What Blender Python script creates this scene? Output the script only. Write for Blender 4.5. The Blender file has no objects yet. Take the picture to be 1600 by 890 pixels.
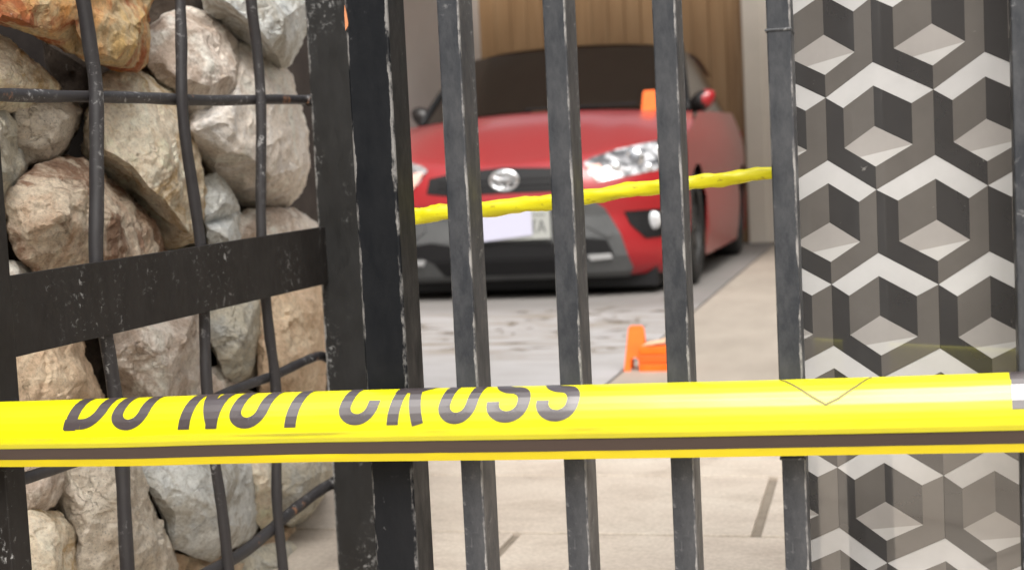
import bpy, bmesh, math, random
from mathutils import Vector, Matrix, noise
from mathutils.geometry import delaunay_2d_cdt
random.seed(7)
R = math.radians
S = bpy.context.scene
COL = S.collection

# ------------------------------------------------------------------ camera
# world axes follow the property: x along the gate, y into the driveway, z up
CAM = Vector((0, 0, .58)); FPX = 2190.0
YAW, PITCH, ROLL = R(14.5), R(4.2), R(2.8)
F = Vector((-math.sin(YAW)*math.cos(PITCH), math.cos(YAW)*math.cos(PITCH), -math.sin(PITCH)))
R0 = Vector((math.cos(YAW), math.sin(YAW), 0)); U0 = R0.cross(F)
RT = R0*math.cos(ROLL) - U0*math.sin(ROLL)
UP = U0*math.cos(ROLL) + R0*math.sin(ROLL)
cd = bpy.data.cameras.new('camera'); cam = bpy.data.objects.new('camera', cd); COL.objects.link(cam)
M3 = Matrix((RT, UP, -F)).transposed()
cam.matrix_world = Matrix.Translation(CAM) @ M3.to_4x4()
cd.sensor_width = 36; cd.lens = FPX/1600*36; cd.clip_start = .05; cd.clip_end = 500
cd.dof.use_dof = True; cd.dof.focus_distance = 1.42; cd.dof.aperture_fstop = 7.5
S.camera = cam

# ------------------------------------------------------------------ light
SUN_EL, SUN_AZ = R(54), R(163)      # high and from behind the viewer of the viewer
w = bpy.data.worlds.new('World'); S.world = w; w.use_nodes = True
nt = w.node_tree; nt.nodes.clear()
sky = nt.nodes.new('ShaderNodeTexSky'); sky.sky_type = 'NISHITA'; sky.sun_disc = False
sky.sun_elevation = SUN_EL; sky.sun_rotation = SUN_AZ; sky.dust_density = 6; sky.air_density = 2; sky.ozone_density = .6
hs = nt.nodes.new('ShaderNodeHueSaturation'); hs.inputs['Saturation'].default_value = .35
bg = nt.nodes.new('ShaderNodeBackground'); bg.inputs['Strength'].default_value = .15
wo = nt.nodes.new('ShaderNodeOutputWorld')
nt.links.new(sky.outputs[0], hs.inputs['Color']); nt.links.new(hs.outputs[0], bg.inputs[0]); nt.links.new(bg.outputs[0], wo.inputs[0])
sd = bpy.data.lights.new('sun', 'SUN'); sd.energy = 2.3; sd.angle = R(36); sd.color = (1, .98, .95)
so = bpy.data.objects.new('sun', sd); COL.objects.link(so)
sdir = Vector((math.sin(SUN_AZ)*math.cos(SUN_EL), math.cos(SUN_AZ)*math.cos(SUN_EL), math.sin(SUN_EL)))
so.rotation_euler = sdir.to_track_quat('Z', 'Y').to_euler(); so.location = (0, -3, 6)
S.view_settings.view_transform = 'Standard'; S.view_settings.look = 'None'
S.view_settings.exposure = 0.38; S.view_settings.gamma = 1
try:
    S.cycles.max_bounces = 8; S.cycles.diffuse_bounces = 4
except Exception: pass

# ------------------------------------------------------------------ helpers
def ray(px, py):
    return (F + RT*((px-800)/FPX) - UP*((py-445)/FPX))
def hit(px, py, p0, n):
    d = ray(px, py); t = (p0-CAM).dot(n)/d.dot(n); return CAM + d*t
def on_y(px, py, y): return hit(px, py, Vector((0, y, 0)), Vector((0, 1, 0)))
def on_z(px, py, z=0): return hit(px, py, Vector((0, 0, z)), Vector((0, 0, 1)))

def link(name, me, mats, parent=None):
    o = bpy.data.objects.new(name, me); COL.objects.link(o)
    for m in (mats if isinstance(mats, (list, tuple)) else [mats]): me.materials.append(m)
    if parent is not None: o.parent = parent
    return o
def tag(o, label=None, cat=None, group=None, kind=None):
    if label: o['label'] = label
    if cat: o['category'] = cat
    if group: o['group'] = group
    if kind: o['kind'] = kind
    return o
def empty(name, loc, label, cat, group=None):
    o = bpy.data.objects.new(name, None); COL.objects.link(o); o.location = loc; o.empty_display_size = .05
    return tag(o, label, cat, group)
def rebase(o, parent):
    """keep world-space vertices while parented to an empty that sits at its base"""
    o.parent = parent; o.matrix_parent_inverse = Matrix.Translation(-Vector(parent.location)); return o
def from_bm(name, bm, mats, parent=None, smooth=False):
    bmesh.ops.recalc_face_normals(bm, faces=bm.faces)
    me = bpy.data.meshes.new(name); bm.to_mesh(me); bm.free()
    if smooth:
        for p in me.polygons: p.use_smooth = True
    o = link(name, me, mats)
    if parent is not None:
        if parent.type == 'EMPTY': rebase(o, parent)
        else: o.parent = parent
    return o
def sharp(o, ang=35):
    me = o.data
    for p in me.polygons: p.use_smooth = True
    try: me.set_sharp_from_angle(angle=R(ang))
    except Exception: pass
    return o
def bx(bm, x0, x1, y0, y1, z0, z1, bev=0):
    r = bmesh.ops.create_cube(bm, size=1)
    for v in r['verts']:
        v.co = Vector((x0+(v.co.x+.5)*(x1-x0), y0+(v.co.y+.5)*(y1-y0), z0+(v.co.z+.5)*(z1-z0)))
    if bev:
        es = list({e for v in r['verts'] for e in v.link_edges})
        bmesh.ops.bevel(bm, geom=es, offset=bev, segments=2, affect='EDGES', profile=.5)
def tube(bm, pts, rad, seg=10, wob=0.0, seed=0):
    rings = []
    n = len(pts)
    for i, p in enumerate(pts):
        t = (pts[min(i+1, n-1)]-pts[max(i-1, 0)]).normalized()
        a = t.orthogonal().normalized() if i == 0 else (rings_a - t*rings_a.dot(t)).normalized()
        rings_a = a; b = t.cross(a)
        rr = rad[i] if isinstance(rad, list) else rad
        if wob: rr *= 1+wob*noise.noise(p*28+Vector((seed, 0, 0)))
        rings.append([bm.verts.new(p+(a*math.cos(2*math.pi*k/seg)+b*math.sin(2*math.pi*k/seg))*rr) for k in range(seg)])
    for i in range(n-1):
        for k in range(seg):
            bm.faces.new((rings[i][k], rings[i][(k+1) % seg], rings[i+1][(k+1) % seg], rings[i+1][k]))
    bm.faces.new(rings[0][::-1]); bm.faces.new(rings[-1])
def spline(pts, n):
    """Catmull-Rom through pts"""
    P = [pts[0]*2-pts[1]]+list(pts)+[pts[-1]*2-pts[-2]]; out = []
    for i in range(1, len(P)-2):
        for k in range(n):
            t = k/n; a, b, c, d = P[i-1], P[i], P[i+1], P[i+2]
            out.append(((b*2)+(c-a)*t+(a*2-b*5+c*4-d)*t*t+(b*3-a-c*3+d)*t*t*t)*.5)
    out.append(P[-2].copy()); return out
def lerp_tab(x, tab):
    if x <= tab[0][0]: return tab[0][1]
    for (x0, y0), (x1, y1) in zip(tab, tab[1:]):
        if x <= x1: return y0+(y1-y0)*(x-x0)/(x1-x0)
    return tab[-1][1]

# ------------------------------------------------------------------ materials
def mat(name, base=(.5, .5, .5), rough=.6, metal=0, spec=.5, coat=0, coat_r=.05):
    m = bpy.data.materials.new(name); m.use_nodes = True
    b = m.node_tree.nodes['Principled BSDF']
    b.inputs['Base Color'].default_value = (*base, 1); b.inputs['Roughness'].default_value = rough
    b.inputs['Metallic'].default_value = metal; b.inputs['Specular IOR Level'].default_value = spec
    b.inputs['Coat Weight'].default_value = coat; b.inputs['Coat Roughness'].default_value = coat_r
    return m, m.node_tree, b
def N(nt, t, **kw):
    n = nt.nodes.new(t)
    for k, v in kw.items():
        if k in n.inputs: n.inputs[k].default_value = v
        else: setattr(n, k, v)
    return n
def ramp(nt, stops, src):
    r = nt.nodes.new('ShaderNodeValToRGB'); nt.links.new(src, r.inputs[0]); e = r.color_ramp.elements
    while len(e) < len(stops): e.new(.5)
    for k, (p, c) in enumerate(stops):
        e[k].position = p; e[k].color = (*c, 1) if len(c) == 3 else c
    return r.outputs[0]
def coords(nt, scale=(1, 1, 1), which='Object', loc=(0, 0, 0)):
    tc = N(nt, 'ShaderNodeTexCoord'); mp = N(nt, 'ShaderNodeMapping'); mp.inputs['Scale'].default_value = scale
    mp.inputs['Location'].default_value = loc
    nt.links.new(tc.outputs[which], mp.inputs[0]); return mp.outputs[0]
def nz(nt, vec, scale, detail=5, rough=.6, dist=0):
    n = N(nt, 'ShaderNodeTexNoise', Scale=scale, Detail=detail, Roughness=rough, Distortion=dist)
    nt.links.new(vec, n.inputs['Vector']); return n.outputs[0]
def mix(nt, fac, a, b, mode='MIX'):
    m = nt.nodes.new('ShaderNodeMix'); m.data_type = 'RGBA'; m.blend_type = mode
    for s, i in ((fac, 0), (a, 6), (b, 7)):
        if hasattr(s, 'is_linked') or isinstance(s, bpy.types.NodeSocket): nt.links.new(s, m.inputs[i])
        elif isinstance(s, (int, float)): m.inputs[i].default_value = s
        else: m.inputs[i].default_value = (*s, 1)
    return m.outputs[2]
def math_(nt, op, a, b=0, clamp=False):
    m = nt.nodes.new('ShaderNodeMath'); m.operation = op; m.use_clamp = clamp
    for s, i in ((a, 0), (b, 1)):
        if isinstance(s, bpy.types.NodeSocket): nt.links.new(s, m.inputs[i])
        else: m.inputs[i].default_value = s
    return m.outputs[0]
def bump(nt, bsdf, h, strength=.4, dist=.003):
    bp = N(nt, 'ShaderNodeBump', Strength=strength, Distance=dist); nt.links.new(h, bp.inputs['Height'])
    nt.links.new(bp.outputs[0], bsdf.inputs['Normal'])

def painted_metal(name, base, wear=.62, edge=None, rust=False, rough=.38, scale=1.0, dust=.12, yfront=-.0205, spec=.5):
    """old black enamel: dusty film, scratches, chips, a worn line on an edge"""
    m, nt, b = mat(name, base, rough, 0, spec)
    v = coords(nt, (1, 1, .45)); v1 = coords(nt, (1, 1, 1), loc=(3, 1, 2))
    film = ramp(nt, [(.38, (0, 0, 0)), (.66, (1, 1, 1))], nz(nt, v, 24*scale, 9, .78))
    c = mix(nt, math_(nt, 'MULTIPLY', film, dust), base, (.17, .17, .175))
    scuff = ramp(nt, [(wear-.04, (0, 0, 0)), (wear+.05, (1, 1, 1))], nz(nt, v1, 110*scale, 8, .75, .6))
    patch = ramp(nt, [(.48, (0, 0, 0)), (.62, (1, 1, 1))], nz(nt, v, 14*scale, 3, .5))
    c = mix(nt, math_(nt, 'MULTIPLY', math_(nt, 'MULTIPLY', scuff, patch), .75), c, (.42, .42, .42))
    if edge is not None:
        sx = N(nt, 'ShaderNodeSeparateXYZ'); nt.links.new(coords(nt), sx.inputs[0])
        wv = nz(nt, coords(nt, (1, 1, .7)), 60, 5, .7)
        for (e0, wd, amt) in edge:
            dx = math_(nt, 'ABSOLUTE', math_(nt, 'SUBTRACT', sx.outputs[0], e0))
            near = math_(nt, 'LESS_THAN', dx, math_(nt, 'MULTIPLY', math_(nt, 'POWER', wv, 2.0), wd*3.1))
            near = math_(nt, 'MULTIPLY', near, math_(nt, 'LESS_THAN', sx.outputs[1], yfront)); gate_ = ramp(nt, [(.46, (0, 0, 0)), (.58, (1, 1, 1))], nz(nt, coords(nt, (1, 1, .6), loc=(e0*50, 0, 0)), 34, 7, .75))
            c = mix(nt, math_(nt, 'MULTIPLY', math_(nt, 'MULTIPLY', near, gate_), amt), c, (.33, .32, .31))
    if rust:
        rm = ramp(nt, [(.64, (0, 0, 0)), (.68, (1, 1, 1))], nz(nt, coords(nt, (1, 1, .5), loc=(7, 7, 1)), 22, 6, .7))
        c = mix(nt, rm, c, (.20, .10, .055))
    nt.links.new(c, b.inputs['Base Color'])
    rr = ramp(nt, [(.3, (rough-.08,)*3), (.8, (rough+.25,)*3)], nz(nt, v, 40*scale, 5, .7))
    nt.links.new(rr, b.inputs['Roughness'])
    bump(nt, b, nz(nt, v1, 220*scale, 4, .6), .18, .0008)
    return m

M_BAR = painted_metal('black_enamel_bar', (.015, .018, .024), .60, edge=[(.0098, .0016, .8), (-.0099, .0008, .35)], dust=.34, rough=.42)
M_POST = painted_metal('black_enamel_post', (.004, .005, .007), .66, edge=[(.0195, .0022, .6), (-.0200, .0024, .55)], dust=.03, rough=.42, spec=.22, yfront=-.022)
M_FLAT = painted_metal('black_enamel_flat', (.012, .010, .009), .61, rough=.5, dust=.05, spec=.28)
M_ROD = painted_metal('bent_rod_paint', (.022, .020, .022), .60, rust=True, rough=.45, dust=.08)
M_STILE = painted_metal('stile_paint', (.007, .007, .007), .60, edge=[(-.0285, .003, .8)], dust=.05, rough=.5)

def rock_mat(name, cols, speck=.25, stain=None, scale=1.0, bumpy=.5):
    m, nt, b = mat(name, cols[0], .93, 0, .25)
    v = coords(nt, (1, 1, 1), 'Object')
    v2 = coords(nt, (1.0, 1.0, 1.0), 'Object', loc=(random.uniform(0, 9), random.uniform(0, 9), 0))
    c = ramp(nt, [(.3, tuple(min(.86, q*1.6) for q in cols[0])), (.5, tuple(min(.86, q*1.6) for q in cols[1])), (.7, tuple(min(.86, q*1.6) for q in cols[2]))], nz(nt, v2, 13*scale, 8, .62, .8))
    if stain:
        sm = ramp(nt, [(.48, (0, 0, 0)), (.58, (1, 1, 1))], nz(nt, v2, 9*scale, 8, .72, 1.2))
        c = mix(nt, math_(nt, 'MULTIPLY', sm, .85), c, stain)
    fine = nz(nt, v, 150, 10, .85)
    f2 = ramp(nt, [(.36, (.50, .45, .40)), (.48, (.95, .94, .92)), (.66, (1.3, 1.29, 1.26))], fine)
    c = mix(nt, .8, c, f2, 'MULTIPLY')
    sp = N(nt, 'ShaderNodeTexVoronoi', Scale=230.0); nt.links.new(v, sp.inputs['Vector'])
    spm = ramp(nt, [(.10, (1, 1, 1)), (.22, (0, 0, 0))], sp.outputs['Distance'])
    c = mix(nt, math_(nt, 'MULTIPLY', spm, speck), c, (.10, .09, .08))
    pit = ramp(nt, [(.62, (0, 0, 0)), (.72, (1, 1, 1))], nz(nt, v2, 62, 6, .7))
    c = mix(nt, math_(nt, 'MULTIPLY', pit, .5), c, (.16, .13, .10))
    pal = ramp(nt, [(.66, (0, 0, 0)), (.74, (1, 1, 1))], nz(nt, v, 170, 4, .6))
    c = mix(nt, math_(nt, 'MULTIPLY', pal, .45), c, (.72, .69, .64))
    nt.links.new(c, b.inputs['Base Color'])
    crk = N(nt, 'ShaderNodeTexVoronoi', Scale=16.0*scale, feature='DISTANCE_TO_EDGE'); wv_ = N(nt, 'ShaderNodeVectorMath', operation='ADD')
    nn_ = N(nt, 'ShaderNodeTexNoise', Scale=22.0, Detail=6.0); nt.links.new(v2, nn_.inputs['Vector'])
    ms_ = N(nt, 'ShaderNodeVectorMath', operation='SCALE'); ms_.inputs['Scale'].default_value = .09; nt.links.new(nn_.outputs['Color'], ms_.inputs[0])
    nt.links.new(v2, wv_.inputs[0]); nt.links.new(ms_.outputs[0], wv_.inputs[1]); nt.links.new(wv_.outputs[0], crk.inputs['Vector'])
    crm = ramp(nt, [(.0, (1, 1, 1)), (.018, (0, 0, 0))], crk.outputs['Distance'])
    crm = math_(nt, 'MULTIPLY', crm, ramp(nt, [(.5, (0, 0, 0)), (.58, (1, 1, 1))], nz(nt, v2, 12, 3, .5)))
    h = math_(nt, 'ADD', math_(nt, 'MULTIPLY', nz(nt, v, 55, 12, .78, .4), .9), math_(nt, 'MULTIPLY', pit, -.25))
    h = math_(nt, 'ADD', h, math_(nt, 'MULTIPLY', crm, -.5))
    bump(nt, b, h, min(1, bumpy*1.5), .014)
    return m
ROCK = dict(
    orange=rock_mat('ochre_rock', [(.50, .22, .05), (.34, .27, .17), (.50, .32, .11)], .15, (.36, .085, .03), .9),
    cream=rock_mat('cream_rock', [(.62, .56, .46), (.50, .43, .34), (.64, .57, .42)], .2, (.52, .36, .18), 1.0),
    white=rock_mat('pale_rock', [(.58, .54, .50), (.50, .45, .40), (.60, .57, .54)], .18, None, .8),
    pink=rock_mat('pinkish_rock', [(.56, .50, .45), (.47, .42, .38), (.58, .54, .50)], .2, (.46, .36, .29), .8),
    tan=rock_mat('tan_rock', [(.48, .37, .27), (.40, .30, .21), (.55, .46, .35)], .3, None, 1.0),
    brown=rock_mat('rust_brown_rock', [(.42, .31, .23), (.52, .45, .36), (.40, .26, .17)], .35, (.30, .16, .10), 1.0, .8),
    greyg=rock_mat('grey_green_rock', [(.30, .30, .27), (.42, .39, .32), (.36, .36, .34)], .45, None, 1.2, .8),
    blue=rock_mat('blue_grey_rock', [(.40, .42, .42), (.48, .49, .48), (.34, .36, .37)], .22, (.45, .42, .36), 1.0),
    granite=rock_mat('granite_rock', [(.46, .40, .34), (.56, .49, .42), (.40, .33, .26)], .6, None, 1.3, .8),
    dark=rock_mat('dark_brown_gap_shade_rock', [(.035, .025, .02), (.05, .038, .03), (.03, .025, .022)], .3, None, 1.0),  # brown taken near black, putting the shade of the gaps into the colour
)

def simple_noise(name, c0, c1, rough=.8, scale=8, stretch=(1, 1, 1), bs=.2, spec=.4, which='Object'):
    m, nt, b = mat(name, c0, rough, 0, spec)
    v = coords(nt, stretch, which)
    c = ramp(nt, [(.3, c0), (.7, c1)], nz(nt, v, scale, 8, .65))
    nt.links.new(c, b.inputs['Base Color']); bump(nt, b, nz(nt, v, scale*8, 5, .6), bs, .004)
    return m

# yellow plastic film
def tape_mat():
    m, nt, b = mat('yellow_plastic', (.84, .73, .005), .34, 0, .5, .65, .22); b.inputs['Coat IOR'].default_value = 1.5
    v = coords(nt, (.35, 1, 1))
    c = ramp(nt, [(.3, (.66, .61, .003)), (.7, (.72, .68, .004))], nz(nt, v, 12, 4, .5))
    nt.links.new(c, b.inputs['Base Color'])
    bump(nt, b, nz(nt, coords(nt, (.25, 1, 1.4)), 34, 3, .5), .22, .004)
    return m
M_TAPE = tape_mat()
M_TAPE_SHADED = mat('yellow_plastic_shaded_hem', (.62, .50, .006), .35)[0]  # darker copy of the film yellow, with the hem's shade painted in
M_INK, _t, _b = mat('tape_ink', (.045, .032, .034), .3, 0, .5, 1, .36); _b.inputs['Coat IOR'].default_value = 2.1
M_INKS = mat('tape_stripe_ink', (.075, .052, .045), .4, 0, .4)[0]
M_CREASE = mat('tape_crease_shade', (.20, .17, .03), .45)[0]

# ================================================================== SETTING
def grid_sheet(name, x0, x1, y0, y1, z, m, nx=1, ny=1):
    bm = bmesh.new(); vs = [[bm.verts.new((x0+(x1-x0)*i/nx, y0+(y1-y0)*j/ny, z)) for i in range(nx+1)] for j in range(ny+1)]
    for j in range(ny):
        for i in range(nx): bm.faces.new((vs[j][i], vs[j][i+1], vs[j+1][i+1], vs[j+1][i]))
    return tag(from_bm(name, bm, m), kind='structure')
M_EARTH = simple_noise('bare_ground', (.12, .10, .08), (.20, .17, .14), .95, 5)
grid_sheet('ground', -150, 150, -150, 150, -.03, M_EARTH)
# street asphalt behind the viewer
M_ASPH = simple_noise('asphalt', (.05, .05, .052), (.075, .073, .07), .95, 14)
grid_sheet('road', -60, 60, -9, -1.2, -.012, M_ASPH)
# joint bed under the paving
M_JOINT = simple_noise('joint_mortar', (.20, .165, .13), (.29, .25, .20), .95, 30)
grid_sheet('pavement', -4.5, 4.5, -1.2, 3.535, -.008, M_JOINT)
def paver_mat():
    m, nt, b = mat('stone_paving', (.5, .43, .35), .8, 0, .35)
    v = coords(nt, (1, 1, 1)); oi = N(nt, 'ShaderNodeObjectInfo')
    c = ramp(nt, [(.25, (.46, .395, .335)), (.5, (.59, .52, .445)), (.75, (.65, .59, .51))], nz(nt, coords(nt, (1, 1.3, 1)), 4.2, 8, .65, .5))
    st = ramp(nt, [(.5, (0, 0, 0)), (.72, (1, 1, 1))], nz(nt, coords(nt, (1, 1.5, 1), loc=(4, 2, 0)), 6, 7, .7, .6))
    c = mix(nt, math_(nt, 'MULTIPLY', st, .45), c, (.30, .235, .18))
    c = mix(nt, .5, c, ramp(nt, [(0, (.86, .85, .84)), (1, (1.08, 1.06, 1.04))], oi.outputs['Random']), 'MULTIPLY')
    fine = ramp(nt, [(.4, (.75, .74, .72)), (.6, (1.05, 1.05, 1.05))], nz(nt, v, 130, 5, .7))
    c = mix(nt, .6, c, fine, 'MULTIPLY')
    nt.links.new(c, b.inputs['Base Color']); bump(nt, b, nz(nt, v, 40, 8, .7), .3, .005); return m
M_PAVE = paver_mat()
ROWS = [(-.4, .47, -.1), (.474, .906, -.38), (.91, 1.342, -.2), (1.346, 1.78, -.62), (1.784, 2.217, -.584+.9), (2.221, 2.655, -.195), (2.659, 3.09, .32), (3.094, 3.53, -.30)]
paving = bpy.data.objects.get('pavement')
for (y0, y1, xj) in ROWS:
    L = .90 if y0 < 3 else .86
    k0 = -4; x = xj-4*L
    while x < 3.2:
        j = .0065 if abs(x+.195) > .3 or y0 > 2.3 or y0 < 2.1 else .009
        bm = bmesh.new(); bx(bm, x+j, x+L-j, y0+.002, y1-.002, -.05, random.uniform(-.001, .001), .003)
        o = from_bm('paving_slab', bm, M_PAVE); o.parent = paving
        x += L
# concrete driveway
def drive_mat():
    m, nt, b = mat('driveway_concrete', (.42, .41, .40), .7, 0, .4)
    v = coords(nt, (1, 1, 1)); sx = N(nt, 'ShaderNodeSeparateXYZ'); nt.links.new(v, sx.inputs[0])
    c = ramp(nt, [(.3, (.30, .288, .28)), (.7, (.39, .38, .385))], nz(nt, coords(nt, (1, 2, 1)), 3, 6, .6))
    streak = ramp(nt, [(.50, (0, 0, 0)), (.60, (1, 1, 1))], nz(nt, coords(nt, (.9, 5.5, 1)), 2.6, 8, .66, .7))
    band = ramp(nt, [(4.25/8, (0, 0, 0)), (4.7/8, (1, 1, 1)), (5.9/8, (1, 1, 1)), (6.5/8, (.35, .35, .35))], math_(nt, 'DIVIDE', sx.outputs[1], 8))
    c = mix(nt, math_(nt, 'MULTIPLY', math_(nt, 'MULTIPLY', streak, band), .85), c, (.21, .175, .13))
    damp = ramp(nt, [(5.8/8, (0, 0, 0)), (6.3/8, (1, 1, 1))], math_(nt, 'DIVIDE', sx.outputs[1], 8))
    c = mix(nt, math_(nt, 'MULTIPLY', damp, .7), c, (.15, .14, .13))
    nt.links.new(c, b.inputs['Base Color']); bump(nt, b, nz(nt, v, 50, 6, .7), .2, .004); return m
bm = bmesh.new(); bx(bm, -3.10, -.742, 3.537, 11.32, -.06, -.001)
tag(from_bm('driveway', bm, drive_mat()), kind='structure')
M_BEIGE = simple_noise('beige_concrete', (.28, .245, .205), (.37, .325, .275), .75, 2.5, (2, .7, 1))
bm = bmesh.new(); bx(bm, -.728, 1.9, 3.537, 11.32, -.06, .004, .004)
tag(from_bm('path', bm, M_BEIGE), kind='structure')
# leaf litter and twigs in front of the car
bm = bmesh.new()
for k in range(150):
    x = random.uniform(-2.9, -.8); y = random.gauss(5.35, .45)
    if not 4.3 < y < 6.5: continue
    a = random.gauss(.1, .5); l = random.uniform(.015, .075); wd = random.uniform(.003, .009)
    c, s = math.cos(a), math.sin(a); z = .001
    vs = [bm.verts.new((x+c*dx*l-s*dy*wd, y+s*dx*l+c*dy*wd, z+h)) for dx, dy, h in ((-1, 0, 0), (0, -1, .004), (1, 0, .001), (0, 1, .003))]
    bm.faces.new(vs)
tag(from_bm('leaf_litter', bm, simple_noise('dry_leaf', (.22, .17, .11), (.34, .27, .18), .9, 9)), 'dry brown twigs and leaf scraps scattered on the driveway before the car', 'leaf litter', kind='stuff')

# walls of the carport
M_PLASTER = simple_noise('grey_plaster', (.68, .64, .60), (.76, .72, .68), .85, 2)
bm = bmesh.new(); bx(bm, -3.25, -3.10, 3.4, 11.45, -.05, 2.75)
tag(from_bm('plaster_wall', bm, M_PLASTER), 'plain grey plaster wall on the left side of the carport, beside the red car', 'wall')
M_CREAM = simple_noise('cream_paint', (.70, .66, .59), (.78, .73, .66), .7, 3)
bm = bmesh.new(); bx(bm, -.94, -.795, 11.20, 11.45, .004, 2.75, .004)
bx(bm, -.795, 1.9, 11.22, 11.45, .004, 2.75)
tag(from_bm('cream_pillar', bm, M_CREAM), 'cream painted pillar and wall at the back, right of the brown boards', 'pillar')
def wood_mat():
    m, nt, b = mat('brown_wood', (.25, .14, .07), .5, 0, .5)
    oi = N(nt, 'ShaderNodeObjectInfo'); v = coords(nt, (9, 9, .35))
    c = ramp(nt, [(.3, (.24, .135, .06)), (.52, (.32, .195, .095)), (.72, (.37, .24, .13))], nz(nt, v, 3.2, 6, .6, .4))
    c = mix(nt, .28, c, ramp(nt, [(0, (.72, .70, .68)), (1, (1.2, 1.2, 1.2))], oi.outputs['Random']), 'MULTIPLY')
    nt.links.new(c, b.inputs['Base Color']); bump(nt, b, nz(nt, v, 12, 4, .6), .2, .003); return m
M_WOOD = wood_mat()
wwall = empty('wooden_wall', (-2.0, 11.3, 0), 'brown wooden wall of upright boards behind the red car', 'wall')
bm = bmesh.new(); bx(bm, -3.10, -.94, 11.36, 11.45, 0, 2.75); from_bm('backing', bm, mat('dark_backing', (.05, .03, .02))[0], wwall)
x = -3.098; k = 0
while x < -.95:
    wd = min(.135, -.942-x); bm = bmesh.new(); bx(bm, x, x+wd-.003, 11.322-(k % 2)*.002, 11.359, .01, 2.74, .003)
    from_bm('board', bm, M_WOOD, wwall); x += wd; k += 1
# right boundary wall and roof
bm = bmesh.new(); bx(bm, 1.9, 2.05, 1.5, 11.45, -.05, 2.75)
tag(from_bm('boundary_wall', bm, M_CREAM), 'cream boundary wall along the right side of the yard', 'wall')
bm = bmesh.new(); bx(bm, -3.3, 2.1, 7.6, 10.5, 2.95, 3.1)
tag(from_bm('carport_roof', bm, simple_noise('roof_soffit', (.34, .31, .28), (.42, .39, .36), .8, 3)), 'flat carport roof slab over the red car', 'roof')

# ================================================================== GATE
GY = 1.2185
gate = empty('barred_gate', (-.2, GY, 0), 'black steel gate of upright flat bars with scratched chipped paint', 'gate')
def box_obj(name, cx, cy, cz, sx, sy, sz, m, parent, bev=.0012):
    bm = bmesh.new(); bx(bm, -sx/2, sx/2, -sy/2, sy/2, -sz/2, sz/2, bev)
    # a few rings along the length, slightly uneven as hammered tube is
    o = from_bm(name, bm, m); o.parent = parent
    o.location = Vector((cx, cy, cz))-Vector(parent.location); return o
bar_x = [-.3722, -.2751, -.1783, -.0814]
for k, x in enumerate(bar_x):
    box_obj('bar', x+.010, GY+.0235, .80, .0203, .047, 1.66, M_BAR, gate)
box_obj('bar', .1245, GY+.010, .80, .0203, .020, 1.66, M_BAR, gate)
box_obj('post', -.4397, GY+.025, .80, .041, .050, 1.70, M_POST, gate, .002)
box_obj('top_rail', -.157, GY+.0235, 1.655, .60, .043, .04, M_POST, gate)
box_obj('bottom_rail', -.157, GY+.0235, -.055+.08, .60, .043, .04, M_POST, gate)
bm = bmesh.new(); zz = [on_y(542, y_, GY).z for y_ in (48, 36, 22, 8)]
pr = [(-.4602, zz[0]), (-.4575, zz[0]+.004), (-.4572, zz[1]), (-.4582, zz[2]), (-.4598, zz[3]), (-.4604, zz[2])]
f = [bm.verts.new((x_, GY-.0008, z_)) for x_, z_ in pr]; g_ = [bm.verts.new((x_, GY+.0004, z_)) for x_, z_ in pr]
bm.faces.new(f); bm.faces.new(g_[::-1])
for i in range(6): bm.faces.new((f[i], f[(i+1) % 6], g_[(i+1) % 6], g_[i]))
from_bm('rust_spot', bm, mat('orange_primer', (.55, .22, .10), .8)[0], gate)
# welded collars on the last bar
for (px, py) in ((1222, 46), (1250, 716)):
    z = on_y(px, py, GY).z
    box_obj('collar', bar_x[3]+.0095, GY+.0235, z, .0225, .049, .0022, M_BAR, gate, .0006)

# ================================================================== LEFT GRILLE PANEL
PS = Vector((-.519, 1.45)); ang = R(20)    # camera frame start and direction
def camf(X, Y): return Vector((X*math.cos(YAW)-Y*math.sin(YAW), X*math.sin(YAW)+Y*math.cos(YAW), 0))
P0 = camf(PS.x, PS.y); PD = camf(math.sin(ang), math.cos(ang)).normalized(); PN = Vector((PD.y, -PD.x, 0))  # PN points to the driveway side / viewer's right
if PN.dot(CAM-P0) < 0: PN = -PN
def on_panel(px, py, off=0): return hit(px, py, P0-PN*off, PN)
panel = empty('metal_grille', P0, 'black grille panel of bent rods and one broad flat crossbar before the rocks', 'grille')
panel.rotation_euler = (0, 0, math.atan2(PD.y, PD.x))
def pobj(name, bm, m):
    o = from_bm(name, bm, m); o.parent = panel; o.matrix_parent_inverse = (Matrix.Translation(P0) @ Matrix.Rotation(math.atan2(PD.y, PD.x), 4, 'Z')).inverted(); return o
def rod(px_pts, rad, n=8, off=0):
    pts = spline([on_panel(x, y, off) for x, y in px_pts], n)
    pts = [p+Vector((noise.noise(p*9), noise.noise(p*9+Vector((5, 0, 0))), noise.noise(p*9+Vector((0, 5, 0)))))*.0012 for p in pts]
    bm = bmesh.new(); tube(bm, pts, rad, 12, .10, px_pts[0][0]); o = pobj('rod', bm, M_ROD)
    for p in o.data.polygons: p.use_smooth = True
    return o
rod([(118, -60), (132, 10), (142, 80), (149, 130), (151, 200), (151, 300), (150, 400), (158, 480), (170, 550), (180, 620), (189, 700), (194, 800), (202, 930)], .0084)
rod([(280, -60), (282, 60), (284, 150), (292, 230), (304, 310), (315, 400), (319, 490), (323, 600), (334, 710), (347, 800), (362, 930)], .0074)
rod([(388, -60), (393, 10), (402, 80), (407, 150), (408, 260), (409, 360), (413, 440), (420, 520), (430, 600), (432, 700), (434, 800), (446, 930)], .0074)
rod([(-60, 147), (0, 148), (70, 150), (140, 151), (210, 152), (280, 155), (350, 157), (420, 156), (486, 157)], .0072, off=.012)
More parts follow.
